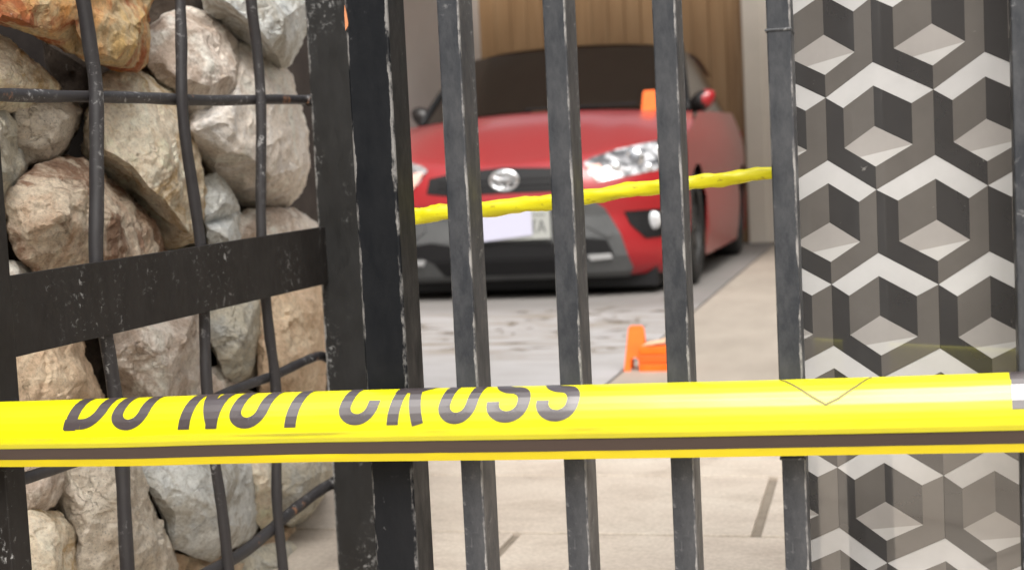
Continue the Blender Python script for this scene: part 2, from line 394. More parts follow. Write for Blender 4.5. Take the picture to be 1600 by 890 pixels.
rod([(-20, 765), (35, 748), (95, 728), (200, 688), (300, 640), (380, 603), (430, 584), (480, 562), (500, 556), (516, 562)], .0068, off=.012)
rod([(250, 935), (310, 902), (370, 868), (420, 830), (460, 795), (500, 765), (524, 752)], .0085, off=.012)
for wx, wy in ((149, 150), (284, 154), (407, 156), (484, 157), (430, 584), (323, 629), (516, 560), (432, 820), (190, 692), (520, 755)):
    bm = bmesh.new(); c_ = on_panel(wx, wy, .006); bmesh.ops.create_icosphere(bm, subdivisions=2, radius=.0092)
    for v in bm.verts: v.co = v.co*(1+.35*noise.noise(v.co*160+c_*50))+c_
    o = pobj('weld', bm, M_ROD)
    for p in o.data.polygons: p.use_smooth = True
# broad flat crossbar
ct0, ct1 = on_panel(15, 431, -.0145), on_panel(519, 352, -.0145); cb0, cb1 = on_panel(15, 560, -.0145), on_panel(519, 441, -.0145)
print('crossbar', ct0, ct1, cb0, cb1)
bm = bmesh.new()
q = []
for d in (0, .006):
    for p in (cb0, cb1, ct1, ct0): q.append(bm.verts.new(p-PN*d))
for f in ((0, 1, 2, 3), (7, 6, 5, 4), (0, 4, 5, 1), (1, 5, 6, 2), (2, 6, 7, 3), (3, 7, 4, 0)): bm.faces.new([q[i] for i in f])
bmesh.ops.bevel(bm, geom=bm.edges[:], offset=.0007, segments=1, affect='EDGES')
pobj('crossbar', bm, M_FLAT)
# near stile
def stile(pxr, py, wd, dep, m, name, off=0, zt=1.7):
    c = on_panel(pxr, py, off)
    bm = bmesh.new(); bx(bm, -wd/2, wd/2, -dep/2, dep/2, -.9, .9, .0015)
    o = from_bm(name, bm, m); o.parent = panel
    l = (Matrix.Translation(P0) @ Matrix.Rotation(math.atan2(PD.y, PD.x), 4, 'Z')).inverted() @ Vector((c.x, c.y, .88))
    o.location = l; return o
s1 = stile(20, 600, .03, .03, M_FLAT, 'stile'); s1.location.x -= .024
# the far post the panel is welded to, square to the gate
fp = on_panel(514, 450); print('farpost', fp)
bm = bmesh.new(); bx(bm, -.029, .045, -.03, .03, -.93, .95, .002)
o = from_bm('end_post', bm, M_STILE); o.parent = panel
Minv = (Matrix.Translation(P0) @ Matrix.Rotation(math.atan2(PD.y, PD.x), 4, 'Z')).inverted()
o.location = Minv @ Vector((fp.x+.029, fp.y, .88)); o.rotation_euler = (0, 0, -math.atan2(PD.y, PD.x))

# ================================================================== ROCKS
def build_rock(px_out, inner, mkey, label, off=.13, thick=.16, seed=0, rim=.02, name='rock', disp=.010):
    """outline and ridge points seen on the pile give the front facets; the block closes behind with real thickness"""
    cx = sum(p[0] for p in px_out)/len(px_out); cy = sum(p[1] for p in px_out)/len(px_out)
    pl = lambda x, y, d: hit(x, y, P0-PN*(off-d), PN)
    out = [Vector((x, y)) for x, y, *_ in px_out]
    dz_o = [(p[2] if len(p) > 2 else 0) for p in px_out]
    pts = out+[Vector((x, y)) for x, y, d in inner]; n = len(out)
    res = delaunay_2d_cdt(pts, [(i, (i+1) % n) for i in range(n)], [], 1, 1e-4)
    vco, faces, vin = res[0], res[2], res[3]
    bm = bmesh.new(); vs = []
    for k, v in enumerate(vco):
        i = vin[k][0] if vin[k] else 0
        d = dz_o[i] if i < n else inner[i-n][2]
        vs.append(bm.verts.new(pl(v.x, v.y, d)))
    for f in faces: bm.faces.new([vs[i] for i in f])
    order = [None]*n
    for k in range(len(vco)):
        for i in vin[k]:
            if i < n: order[i] = vs[k]
    def shrunk(i, s, d):
        x = cx+(px_out[i][0]-cx)*s; y = cy+(px_out[i][1]-cy)*s; return bm.verts.new(pl(x, y, d))
    rng = random.Random(seed*7+3)
    m_ = [shrunk(i, .97+.02*rng.random(), -thick*.35-rim+dz_o[i]) for i in range(n)]
    b_ = [shrunk(i, .62+.1*rng.random(), -thick) for i in range(n)]
    for i in range(n):
        j = (i+1) % n
        if order[i] is None or order[j] is None: continue
        try:
            bm.faces.new((order[i], order[j], m_[j], m_[i]))
        except ValueError: pass
        bm.faces.new((m_[i], m_[j], b_[j], b_[i]))
    bm.faces.new(b_)
    bmesh.ops.triangulate(bm, faces=bm.faces[:])
    bmesh.ops.recalc_face_normals(bm, faces=bm.faces)
    # refine, round the arrises a little, then roughen
    for it in range(4):
        lim = ([.05, .022, .010, .0052] if off < .25 else [.05, .03, .02, .015])[it]
        es = [e for e in bm.edges if e.calc_length() > lim]
        if es: bmesh.ops.subdivide_edges(bm, edges=es, cuts=1, use_grid_fill=False)
        bmesh.ops.triangulate(bm, faces=[f for f in bm.faces if len(f.verts) > 3])
        if it == 1: bmesh.ops.smooth_vert(bm, verts=bm.verts, factor=.12, use_axis_x=True, use_axis_y=True, use_axis_z=True)
    cen = pl(cx, cy, 0); rg = random.Random(seed+500)
    for k in range(0 if off > .25 else 3 if seed in (1, 7, 9, 10, 15) else 9):
        n_ = (PN*rg.uniform(.35, 1.2)+PD*rg.uniform(-1, 1)+Vector((0, 0, rg.uniform(-1, 1)))).normalized()
        ds_ = sorted((v.co-cen).dot(n_) for v in bm.verts); top_ = ds_[int(len(ds_)*rg.uniform(.945, .99))]
        for v in bm.verts:
            e = (v.co-cen).dot(n_)-top_
            if e > 0: v.co -= n_*e*.93
    bm.normal_update()
    sv = Vector((seed*3.1, seed*1.7, 0))
    mv = []
    for v in bm.verts:
        p = v.co
        h = noise.fractal(p*14+sv, 1.0, 2.0, 4)*.25
        h += (abs(noise.noise(p*22+sv))-.25)*-.7
        h += noise.noise(p*70+sv)*.24
        # stepped cleavage
        c = noise.noise(Vector((p.x*18, p.y*18, p.z*30))+sv*2)*3
        h += (math.floor(c)-c+.5)*.18
        wp = p+Vector((noise.noise(p*25+sv), noise.noise(p*25+sv*2), noise.noise(p*25-sv)))*.012
        for fr, am in ((15, .22), (36, .10)):
            dd, pp = noise.voronoi(wp*fr+sv); q_ = pp[0]
            tl = noise.random_vector_seed(q_) if False else Vector((math.sin(q_.x*91.7+q_.y*13.1), math.sin(q_.y*77.3+q_.z*31.7), math.sin(q_.z*57.9+q_.x*23.3)))
            h += (wp*fr+sv-q_).dot(tl)*am*(1.4 if fr < 30 else .55)
        mv.append((v, v.normal*h*disp))
    for v, d in mv: v.co += d
    ctr = pl(cx, cy, -thick*.3)
    for v in bm.verts: v.co -= ctr
    bmesh.ops.recalc_face_normals(bm, faces=bm.faces)
    me = bpy.data.meshes.new(name); bm.to_mesh(me); bm.free()
    o = link(name, me, ROCK[mkey]); o.location = ctr
    sharp(o, 24)
    return tag(o, label, 'rock', 'rocks piled behind the metal grille')

G = build_rock
G([(-60, -60), (245, -60), (238, 0), (231, 26), (235, 60), (229, 98), (216, 112), (190, 110), (150, 99), (118, 80), (60, 58), (0, 33), (-60, 10)],
  [(60, 40, .05), (140, 74, .055), (205, 98, .05), (214, 40, .045), (120, 10, .06), (20, -10, .05), (0, 16, .04)], 'orange', 'ochre orange rock with rusty streaks at the top left corner', off=.10, seed=1)
G([(-60, 20), (-5, 52), (30, 78), (62, 106), (93, 136), (100, 156), (60, 172), (0, 175), (-60, 180)],
  [(20, 95, .03), (60, 135, .03), (-10, 130, .04)], 'cream', 'pale cream sloping rock under the ochre orange rock, cut by the left edge', off=.14, seed=2)
G([(12, 150), (60, 146), (108, 152), (127, 172), (120, 206), (101, 236), (77, 262), (60, 256), (38, 262), (20, 225)],
  [(60, 180, .04), (95, 190, .045), (75, 225, .035), (35, 195, .03)], 'granite', 'small grey beige rock just below the upper rod near the left edge', off=.15, seed=3)
G([(-60, 165), (0, 160), (22, 185), (31, 225), (40, 258), (28, 292), (6, 322), (-60, 345)],
  [(0, 220, .03), (10, 270, .03), (-30, 260, .04)], 'greyg', 'grey green grainy rock at the left edge above the rust brown rock', off=.14, seed=4)
G([(8, 322), (24, 285), (50, 266), (92, 250), (128, 252), (168, 275), (212, 312), (240, 348), (262, 386), (270, 430), (220, 470), (110, 472), (60, 430), (48, 416), (22, 388), (9, 355)],
  [(80, 290, .05), (135, 300, .065), (185, 345, .06), (215, 400, .05), (120, 400, .06), (60, 360, .045), (100, 340, .065)], 'brown', 'large rust brown rock resting above the left half of the flat crossbar', off=.13, seed=5, disp=.013)
G([(-60, 385), (0, 402), (30, 414), (60, 430), (80, 480), (-60, 500)], [(10, 440, .03)], 'white', 'small pale rock squeezed at left edge above the crossbar', off=.14, seed=6)
G([(132, 200), (140, 160), (160, 122), (192, 104), (228, 100), (250, 125), (274, 148), (292, 185), (306, 225), (318, 280), (324, 335), (306, 378, -.01), (275, 388, -.05), (258, 380, -.05), (238, 346, -.05), (206, 306, -.05), (165, 276, -.04), (132, 240, -.02)],
  [(205, 150, .035), (240, 190, .05), (168, 236, .045), (205, 258, .055), (228, 288, .06), (262, 318, .06), (296, 362, .045), (290, 280, .05), (265, 240, .06), (160, 175, .03)], 'cream', 'tall cream white rock with rusty underside in the centre of the pile', off=.14, seed=7)
G([(231, 48), (254, 26), (290, 13), (322, 22), (352, 42), (376, 72), (392, 110), (400, 160), (350, 190), (305, 200), (285, 170), (268, 142), (246, 126), (229, 104)],
  [(262, 70, .035), (300, 50, .045), (345, 80, .055), (370, 110, .06), (330, 135, .05), (285, 120, .045)], 'pink', 'rounded pinkish rock right of the ochre orange rock', off=.15, seed=8)
G([(285, 200), (300, 150), (345, 110), (372, 67), (402, 68), (430, 87), (455, 118), (467, 165), (480, 208), (483, 262), (473, 298), (452, 322, -.03), (410, 328, -.06), (365, 318, -.07), (328, 284, -.06), (304, 246, -.05)],
  [(380, 110, .05), (430, 130, .05), (450, 200, .05), (470, 262, .04), (425, 276, .06), (394, 247, .07), (345, 222, .07), (304, 206, .05), (360, 170, .065), (452, 290, .02)], 'white', 'big pale rock with a shaded flat underside beside the end post', off=.16, seed=9, thick=.2)
G([(300, -60), (486, -60), (482, 0), (477, 28), (470, 66), (455, 98), (440, 107), (420, 96, -.01), (400, 86, -.02), (376, 62, -.03), (350, 36, -.03), (322, 14, -.02)],
  [(350, 0, .04), (400, 40, .055), (435, 80, .055), (442, 30, .06), (455, 60, .04), (400, -10, .05)], 'blue', 'light blue grey rock at the top beside the end post', off=.13, seed=10)
G([(312, 280), (338, 270), (360, 298), (374, 330), (380, 400), (330, 410), (318, 350)], [(345, 310, .03), (350, 370, .035)], 'blue', 'narrow blue grey rock wedged above the crossbar between two rods', off=.15, seed=11)
G([(364, 345), (384, 330), (420, 324), (452, 325), (478, 338), (502, 358), (515, 400), (370, 420), (360, 380)], [(400, 345, .03), (450, 350, .04), (430, 385, .03), (480, 370, .02)], 'pink', 'low pinkish rock just above the right end of the crossbar', off=.16, seed=12)
G([(-30, 520), (60, 500), (122, 520), (130, 556), (150, 592), (166, 640), (170, 690), (-30, 700)],
  [(50, 550, .04), (110, 560, .045), (130, 610, .04), (60, 640, .05)], 'tan', 'smooth tan rock below the crossbar at the left stile', off=.14, seed=13)
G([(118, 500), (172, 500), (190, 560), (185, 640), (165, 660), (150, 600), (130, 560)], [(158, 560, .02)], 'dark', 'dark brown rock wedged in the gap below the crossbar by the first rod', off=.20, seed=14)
G([(160, 500), (240, 470), (308, 462), (316, 540), (312, 600), (322, 680), (240, 700, -.02), (184, 660, -.04), (172, 590, -.03), (164, 545)],
  [(230, 510, .05), (290, 530, .05), (262, 590, .06), (215, 570, .06), (250, 625, .045), (190, 560, .04)], 'pink', 'broad pinkish tan rock under the middle of the crossbar above the tape', off=.14, seed=15)
G([(324, 480), (360, 460), (410, 455), (412, 540), (400, 590), (376, 610), (352, 588), (334, 545)],
  [(360, 500, .04), (385, 520, .045), (372, 565, .03)], 'greyg', 'dark grey green rock below the crossbar between second and third rods', off=.15, seed=16)
G([(404, 450), (450, 430), (505, 430), (516, 480), (513, 550), (506, 612), (470, 650), (430, 650), (406, 610), (400, 530)],
  [(440, 480, .04), (485, 490, .04), (480, 570, .045), (435, 570, .045)], 'tan', 'upright sandy tan rock below the crossbar beside the end post', off=.15, seed=17)
G([(312, 580), (345, 572), (380, 610), (420, 620), (450, 660), (440, 700), (320, 700)], [(370, 640, .03)], 'pink', 'flat pinkish rock peeping above the tape between second and third rods', off=.17, seed=18)
G([(20, 735), (60, 700), (108, 705), (104, 756), (86, 790), (50, 802), (20, 795)], [(70, 745, .035), (50, 775, .03)], 'pink', 'small pinkish rock just under the tape at the left stile', off=.12, seed=19)
G([(86, 700), (160, 690), (210, 705), (228, 760), (248, 815), (268, 850), (276, 920), (200, 960), (110, 940), (112, 850), (96, 800)],
  [(130, 750, .05), (180, 745, .06), (215, 810, .055), (240, 870, .045), (150, 850, .065), (165, 800, .07)], 'granite', 'large speckled granite rock under the tape at the first rod', off=.13, seed=20, disp=.013)
G([(20, 805), (60, 795), (95, 800), (116, 830), (125, 890), (120, 960), (20, 960)], [(70, 840, .04), (90, 900, .04)], 'cream', 'cream rock in the bottom left corner beside the stile', off=.12, seed=21)
G([(200, 700), (300, 680), (392, 690), (408, 750), (404, 822), (388, 846), (350, 862), (330, 876), (300, 868), (268, 852), (258, 815), (238, 775), (215, 735)],
  [(250, 750, .03), (287, 735, .045), (292, 800, .05), (330, 850, .035), (350, 730, .06), (355, 820, .055), (285, 840, .03)], 'blue', 'large blue grey rock with flat facets under the tape', off=.14, seed=22, disp=.007)
G([(388, 690), (428, 700), (432, 760), (428, 815), (408, 830), (398, 780)], [(415, 760, .03)], 'cream', 'slim yellowish white rock right of the blue grey rock under the tape', off=.13, seed=23)
G([(428, 690), (520, 690), (518, 745), (506, 775), (478, 808), (455, 822), (432, 810)], [(465, 730, .035), (490, 745, .035), (460, 790, .03)], 'greyg', 'speckled grey rock under the tape beside the end post', off=.14, seed=24)
G([(262, 862), (300, 868), (350, 866), (400, 842), (440, 812), (470, 820), (430, 862), (400, 960), (260, 960)], [(330, 900, .03), (390, 875, .03)], 'tan', 'low tan rock at the bottom below the blue grey rock', off=.17, seed=25)
G([(372, 872), (420, 850), (460, 846), (486, 868), (505, 960), (372, 960)], [(430, 885, .03)], 'greyg', 'rounded grey brown rock at the bottom edge by the third rod', off=.14, seed=26)
# stones deeper in the pile; the dark ones carry painted gap shade
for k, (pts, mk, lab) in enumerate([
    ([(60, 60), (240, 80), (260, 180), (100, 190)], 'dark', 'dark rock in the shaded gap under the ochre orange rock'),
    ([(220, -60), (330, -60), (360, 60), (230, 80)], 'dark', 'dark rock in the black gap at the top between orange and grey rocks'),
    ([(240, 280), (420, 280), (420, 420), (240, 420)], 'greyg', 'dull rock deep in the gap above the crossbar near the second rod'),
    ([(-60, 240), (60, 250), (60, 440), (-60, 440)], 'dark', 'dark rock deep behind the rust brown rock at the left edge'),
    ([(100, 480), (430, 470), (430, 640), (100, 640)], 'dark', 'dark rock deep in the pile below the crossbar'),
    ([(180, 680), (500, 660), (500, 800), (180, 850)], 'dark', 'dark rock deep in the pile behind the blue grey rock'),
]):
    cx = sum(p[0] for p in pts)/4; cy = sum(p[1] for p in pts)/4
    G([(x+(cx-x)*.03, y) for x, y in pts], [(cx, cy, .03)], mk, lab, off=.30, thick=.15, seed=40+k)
# wall behind the rocks
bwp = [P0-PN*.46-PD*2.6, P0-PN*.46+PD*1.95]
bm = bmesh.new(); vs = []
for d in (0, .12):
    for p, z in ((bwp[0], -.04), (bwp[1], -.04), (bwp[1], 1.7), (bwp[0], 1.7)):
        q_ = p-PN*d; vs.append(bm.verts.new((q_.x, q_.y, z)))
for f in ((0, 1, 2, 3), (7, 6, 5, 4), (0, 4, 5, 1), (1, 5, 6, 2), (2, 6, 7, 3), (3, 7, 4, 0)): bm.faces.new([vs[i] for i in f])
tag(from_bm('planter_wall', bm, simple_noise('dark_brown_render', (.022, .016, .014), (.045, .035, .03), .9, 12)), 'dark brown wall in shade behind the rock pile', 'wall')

# ================================================================== TILED WALL (right)
TA = camf(.291, 1.3); TD = camf(.829, -.559).normalized(); TN = Vector((TD.y, -TD.x, 0))
if TN.dot(CAM-TA) < 0: TN = -TN
twall = empty('tiled_wall', TA+Vector((0, 0, -TA.z)), 'wall of glossy hexagon tiles in grey three dimensional cube pattern right of the gate', 'wall')
def tile_mat(name, c, jit=.12):
    m, nt, b = mat(name, c, .17, 0, .5, 1, .05); b.inputs['Coat IOR'].default_value = 1.9
    oi = N(nt, 'ShaderNodeObjectInfo'); va = N(nt, 'ShaderNodeVectorMath', operation='ADD')
    nt.links.new(coords(nt, (1, 1, 1)), va.inputs[0]); nt.links.new(oi.outputs['Location'], va.inputs[1]); v = va.outputs[0]
    cc = mix(nt, 1.0, c, ramp(nt, [(.3, (1-jit,)*3), (.7, (1+jit,)*3)], nz(nt, v, 11, 6, .6)), 'MULTIPLY')
    fl = ramp(nt, [(.70, (0, 0, 0)), (.74, (1, 1, 1))], nz(nt, v, 60, 5, .6))
    cc = mix(nt, math_(nt, 'MULTIPLY', fl, .35), cc, (.55, .53, .5))
    nt.links.new(cc, b.inputs['Base Color'])
    nt.links.new(ramp(nt, [(.35, (.05,)*3), (.8, (.2,)*3)], nz(nt, v, 9, 5, .7)), b.inputs['Roughness']); return m
TM = [tile_mat('tile_white', (.56, .555, .555)), tile_mat('tile_pale_grey', (.38, .36, .345)), tile_mat('tile_taupe', (.138, .127, .118)),
      tile_mat('tile_charcoal', (.054, .052, .052)), tile_mat('tile_light_grey', (.55, .54, .53))]
CR = .0573; CWd = CR*math.sqrt(3)
n0 = hit(1290, 153, TA, TN); z_node = n0.z; s_node = (n0-TA).dot(TD)
def tpt(s, z, d=0): p = TA+TD*s+TN*d; return Vector((p.x, p.y, z))
s_edge = (hit(1246, 445, TA, TN)-TA).dot(TD)
GR = .00015
def hexpts(r, aL, aR):   # T, UR, LR, B, LL, UL
    return [Vector((0, 0, r)), Vector((aR*r/CR, 0, r/2)), Vector((aR*r/CR, 0, -r/2)), Vector((0, 0, -r)), Vector((-aL*r/CR, 0, -r/2)), Vector((-aL*r/CR, 0, r/2))]
C0 = Vector((0, 0, 0)); HEX = []
def make_hex(aL, aR):
    bm = bmesh.new(); O = hexpts(CR-GR, aL, aR); I = hexpts(CR*.635, aL, aR)
    def face(pts, mi, y=-.0):
        f = bm.faces.new([bm.verts.new(Vector((p.x, y, p.z))) for p in pts]); f.material_index = mi
    face([O[5], O[0], O[1], I[1], I[0], I[5]], 0)
    face([O[5], I[5], I[4], I[3], O[3], O[4]], 3)
    face([O[1], O[2], O[3], I[3], I[2], I[1]], 2)
    face([I[5], I[0], C0, I[4]], 2); face([I[0], I[1], I[2], C0], 3)
    spl = I[4]+(I[3]-I[4])*.50
    face([C0, I[2], spl, I[4]], 1); face([I[2], I[3], spl], 4)
    bmesh.ops.remove_doubles(bm, verts=bm.verts, dist=1e-6)
    # sides
    be = [e for e in bm.edges if len(e.link_faces) == 1]
    r = bmesh.ops.extrude_edge_only(bm, edges=be)
    for v in [g for g in r['geom'] if isinstance(g, bmesh.types.BMVert)]: v.co.y = .006
    for f in bm.faces:
        if abs(f.normal.y) < .5 and f.calc_area() > 0: pass
    bm.normal_update()
    for f in bm.faces:
        if f.normal.y > 0 and abs(f.normal.y) > .5: f.normal_flip()
    hexme = bpy.data.meshes.new('hexagon_tile'); bm.to_mesh(hexme); bm.free()
    for m in TM: hexme.materials.append(m)
    return hexme
HEX = [make_hex(CWd*.545, CWd*.455), make_hex(CWd*.455, CWd*.545)]
rot = math.atan2(TD.y, TD.x)
cols_ = range(-1, 5)
for row in range(-6, 5):
    for c in cols_:
        hexme = HEX[row % 2]; s = s_node + CWd*(c + (.455 if row % 2 else 0)); z = z_node + CR + row*1.5*CR   # the node is the bottom tip of a hexagon above it
        if s < -.075 or s > .36: continue
        me_ = hexme
        if s-CWd/2 < s_edge:
            if s+CWd/2 < s_edge+.002: continue
            b2 = bmesh.new(); b2.from_mesh(hexme)
            cut = bmesh.ops.bisect_plane(b2, geom=b2.verts[:]+b2.edges[:]+b2.faces[:], plane_co=(s_edge-s, 0, 0), plane_no=(1, 0, 0), clear_inner=True)
            me_ = bpy.data.meshes.new('hexagon_tile'); b2.to_mesh(me_); b2.free()
            for m in TM:
                if len(me_.materials) < 5: me_.materials.append(m)
        o = bpy.data.objects.new('hexagon_tile', me_); COL.objects.link(o); o.parent = twall
        p = tpt(s, z, random.uniform(-.0002, .0002)); o.location = p-Vector(twall.location); o.rotation_euler = (0, 0, rot)
# backing and trim strip that closes the left edge (the outer tiles are cut by it)
bm = bmesh.new()
def wbox(bm, s0, s1, d0, d1, z0, z1):
    vs = [bm.verts.new(tpt(s, z, d)) for d in (d0, d1) for (s, z) in ((s0, z0), (s1, z0), (s1, z1), (s0, z1))]
    for f in ((0, 1, 2, 3), (7, 6, 5, 4), (0, 4, 5, 1), (1, 5, 6, 2), (2, 6, 7, 3), (3, 7, 4, 0)): bm.faces.new([vs[i] for i in f])
wbox(bm, s_edge-.002, .42, -.16, -.0055, -.04, 1.7)
from_bm('wall_core', bm, M_CREAM, twall)
# flanking bits: lower and upper plain courses outside the picture
bm = bmesh.new(); wbox(bm, s_edge, .42, -.0055, .001, -.04, z_node+CR-9.9*CR); from_bm('plinth', bm, TM[3], twall)

# two unseen posts added on the street side to band the tile reflections
M_TP = simple_noise('reflection_post_brown', (.05, .042, .035), (.10, .085, .07), .85, 10, (3, 3, .4))
rc = Vector((.235, 1.235, 0)); rd = Vector((-.609, -.793, 0)).normalized(); rn = Vector((rd.y, -rd.x, 0))
for k, (off_, hw_) in enumerate(((-.135, .09), (.13, .075))):
    c_ = rc+rd*2.6+rn*off_; bm = bmesh.new(); bx(bm, -hw_, hw_, -.06, .06, -.04, 2.6, .01)
    o = from_bm('reflection_post', bm, M_TP); o.location = c_; o.rotation_euler = (0, 0, math.atan2(rn.y, rn.x))
    tag(o, ['thicker', 'thinner'][k]+' dark unseen post added on the street side to band the tile reflections', 'post', 'unseen posts added for the tile reflections')

# ================================================================== FRONT TAPE
TY = GY-.027
tape = empty('barrier_tape', (-.15, TY, on_y(800, 700, TY).z), 'broad yellow barrier tape reading DO NOT CROSS stretched across the front', 'barrier tape')
# cross-section (height, forward) in metres, from the bottom hem up and over the curled top
SEC = [(0, .0000), (.0030, .0006), (.0068, .0012), (.0072, .0013), (.0120, .0040), (.0178, .0068), (.0183, .0078), (.0235, .0104), (.030, .0110),
       (.0365, .0102), (.043, .0084), (.049, .0054), (.0540, .0018), (.0580, -.0026), (.0606, -.0074), (.0618, -.0126), (.0606, -.0170), (.0570, -.0196), (.052, -.0205), (.046, -.0210), (.040, -.0205)]
arc = [0]
for (h0, d0), (h1, d1) in zip(SEC, SEC[1:]): arc.append(arc[-1]+math.hypot(h1-h0, d1-d0))
hz = lambda t: t
bot_t = [(x, on_y(px, py, TY)) for x, (px, py) in enumerate([(-150, 727), (0, 729), (200, 728), (350, 724), (500, 721), (800, 718), (1100, 714), (1400, 709), (1600, 706), (1750, 703)])]
top_t = [(x, on_y(px, py, TY)) for x, (px, py) in enumerate([(-150, 633), (0, 630), (200, 624), (350, 618), (600, 611), (900, 604), (1200, 597), (1400, 591), (1600, 584), (1750, 580)])]
BT = [(p.x, p.z) for _, p in bot_t]; TT = [(p.x, p.z) for _, p in top_t]
print('tape h', [(round(t[1]-lerp_tab(t[0], BT), 4)) for t in TT])
def sm(x, tab, w=.03): return (lerp_tab(x-w, tab)+lerp_tab(x, tab)*2+lerp_tab(x+w, tab))/4
def tape_pt(x, a, lift=0):
    """a = arc length from the bottom hem"""
    a = max(0, min(a, arc[-1]-1e-6)); i = 0
    while arc[i+1] < a: i += 1
    t = (a-arc[i])/(arc[i+1]-arc[i]); h = SEC[i][0]+(SEC[i+1][0]-SEC[i][0])*t; d = SEC[i][1]+(SEC[i+1][1]-SEC[i][1])*t
    tx, tz = SEC[i+1][0]-SEC[i][0], SEC[i+1][1]-SEC[i][1]; l = math.hypot(tx, tz)
    z0 = sm(x, BT); sc = (sm(x, TT)-z0)/.0618
    wv = noise.noise(Vector((x*6, a*18, 3)))*.0014*min(1, a/.02) + noise.noise(Vector((x*17, a*40, 8)))*.0004
    if .006 < a < .03: wv += -.0018*math.exp(-((x+.52)/.05)**2)+.0008*noise.noise(Vector((x*30, 0, 1)))
    dd = d*sc+wv
    nh, nd = -tz/l, tx/l       # outward normal (up-ish, forward)
    return Vector((x, TY-dd-nd*lift, z0+h*sc+nh*lift))
XA, XB = BT[0][0], BT[-1][0]
NX = 260
def tape_strip(name, a0, a1, na, m, lift=0):
    bm = bmesh.new(); g = [[bm.verts.new(tape_pt(XA+(XB-XA)*i/NX, a0+(a1-a0)*j/na, lift)) for j in range(na+1)] for i in range(NX+1)]
    for i in range(NX):
        for j in range(na): bm.faces.new((g[i][j], g[i+1][j], g[i+1][j+1], g[i][j+1]))
    return from_bm(name, bm, m, tape, True)
tape_strip('hem', 0, arc[3], 3, M_TAPE_SHADED)
tape_strip('film', arc[3], arc[-1], 90, M_TAPE)
tape_strip('black_stripe', arc[3]+.0002, arc[6]+.0008, 8, M_INKS, .0003)
def ribbon(bm, path, w, conv, close=False):
    """flat stroke of width w along path (2d), sampled finely and mapped by conv"""
    P = []
    for p, q in zip(path, path[1:]):
        n = max(2, int((q-p).length/.0012))
        for k in range(n): P.append(p.lerp(q, k/n))
    P.append(path[-1]); n = len(P); rows = []
    for i, p in enumerate(P):
        if close and (i == 0 or i == n-1): t = (P[1]-P[-2]).normalized()
        else: t = (P[min(i+1, n-1)]-P[max(i-1, 0)]).normalized()
        nn = Vector((-t.y, t.x)); rows.append([bm.verts.new(conv(p+nn*w*(k/6-.5))) for k in range(7)])
    for i in range(n-1):
        for k in range(6): bm.faces.new((rows[i][k], rows[i+1][k], rows[i+1][k+1], rows[i][k+1]))
def arcp(cx, cy, rx, ry, a0, a1, n=14): return [Vector((cx+rx*math.cos(R(a0+(a1-a0)*k/n)), cy+ry*math.sin(R(a0+(a1-a0)*k/n)))) for k in range(n+1)]
V = lambda *a: Vector(a)
def glyph(ch):
    W_ = .5; h = .09
    if ch == 'D': return [[V(h, 0), V(h, 1)], [V(0, h), V(.22, h)]+arcp(.22, .32, .22, .23, -90, 0)+arcp(.22, .68, .22, .23, 0, 90)+[V(0, 1-h)]]
    if ch == 'O': return [arcp(.25, .27, .18, .19, 180, 360)+arcp(.25, .73, .18, .19, 0, 180)+[V(.07, .27)]]
    if ch == 'N': return [[V(h, 0), V(h, 1)], [V(h+.01, .93), V(.46, .07)], [V(.46, 0), V(.46, 1)]]
    if ch == 'T': return [[V(.25, 0), V(.25, .9)], [V(0, 1-h), V(.5, 1-h)]]
    if ch == 'C': return [[V(.44, .36)]+[V(.44, .28)]+arcp(.255, .28, .185, .19, 0, -180)+arcp(.255, .72, .185, .19, 180, 0)+[V(.44, .64)]]
    if ch == 'R': return [[V(h, 0), V(h, 1)], [V(0, 1-h), V(.25, 1-h)]+arcp(.25, .73, .19, .18, 90, -90)+[V(0, .55)], [V(.27, .52), V(.43, 0)]]
    if ch == 'S': return [[V(.07, .30)]+arcp(.255, .27, .185, .18, 180, 360)+arcp(.255, .30, .185, .2, 0, 90)+arcp(.255, .70, .185, .2, 270, 180)+arcp(.255, .73, .185, .18, 180, 0)+[V(.44, .68)]]
    if ch == 'P': return [[V(.11, 0), V(.11, 1)], [V(0, 1-h), V(.25, 1-h)]+arcp(.25, .7, .19, .21, 90, -90)+[V(0, .49)]]
def letter(ch, px_left, px_w, py_base, shear, th=.152):
    xl = on_y(px_left, py_base, TY-.011).x; xr = on_y(px_left+px_w, py_base, TY-.011).x
    zb = on_y(px_left, py_base, TY-.011).z; sc = (sm(xl, TT)-sm(xl, BT))/.0618
    # arc length of the baseline
    h = (zb-sm(xl, BT))/sc; i = 0
    while SEC[i+1][0] < h: i += 1
    a_b = arc[i]+(arc[i+1]-arc[i])*(h-SEC[i][0])/(SEC[i+1][0]-SEC[i][0])
    wu = (xr-xl)/.53; hu = .064
    bm = bmesh.new()
    for k, path in enumerate(glyph(ch)):
        def conv(p, k=k):
            a = p.y*hu; x = xl+p.x*wu + shear*(.10*a+5.5*a*a)
            return tape_pt(x, a_b+a, .00035+.00006*k)
        # stroke width is defined in x-units; scale y to keep it even
        ribbon(bm, path, th, conv, ch == 'O')
    from_bm('letter', bm, M_INK, tape, True)['label'] = 'black printed letter '+ch
for ch, x, w_, yb, sh in (('D', 97, 62, 673, 1.0), ('O', 168, 60, 673, 1.0), ('N', 276, 62, 671, 1.0), ('O', 354, 62, 670, .95), ('T', 424, 62, 668, .9),
                          ('C', 525, 62, 666, .75), ('R', 602, 62, 664, .7), ('O', 681, 62, 663, .7), ('S', 757, 68, 662, .55), ('S', 835, 68, 660, .5)):
    letter(ch, x, w_, yb, sh)
letter('P', 1580, 66, 639, .1, .19)
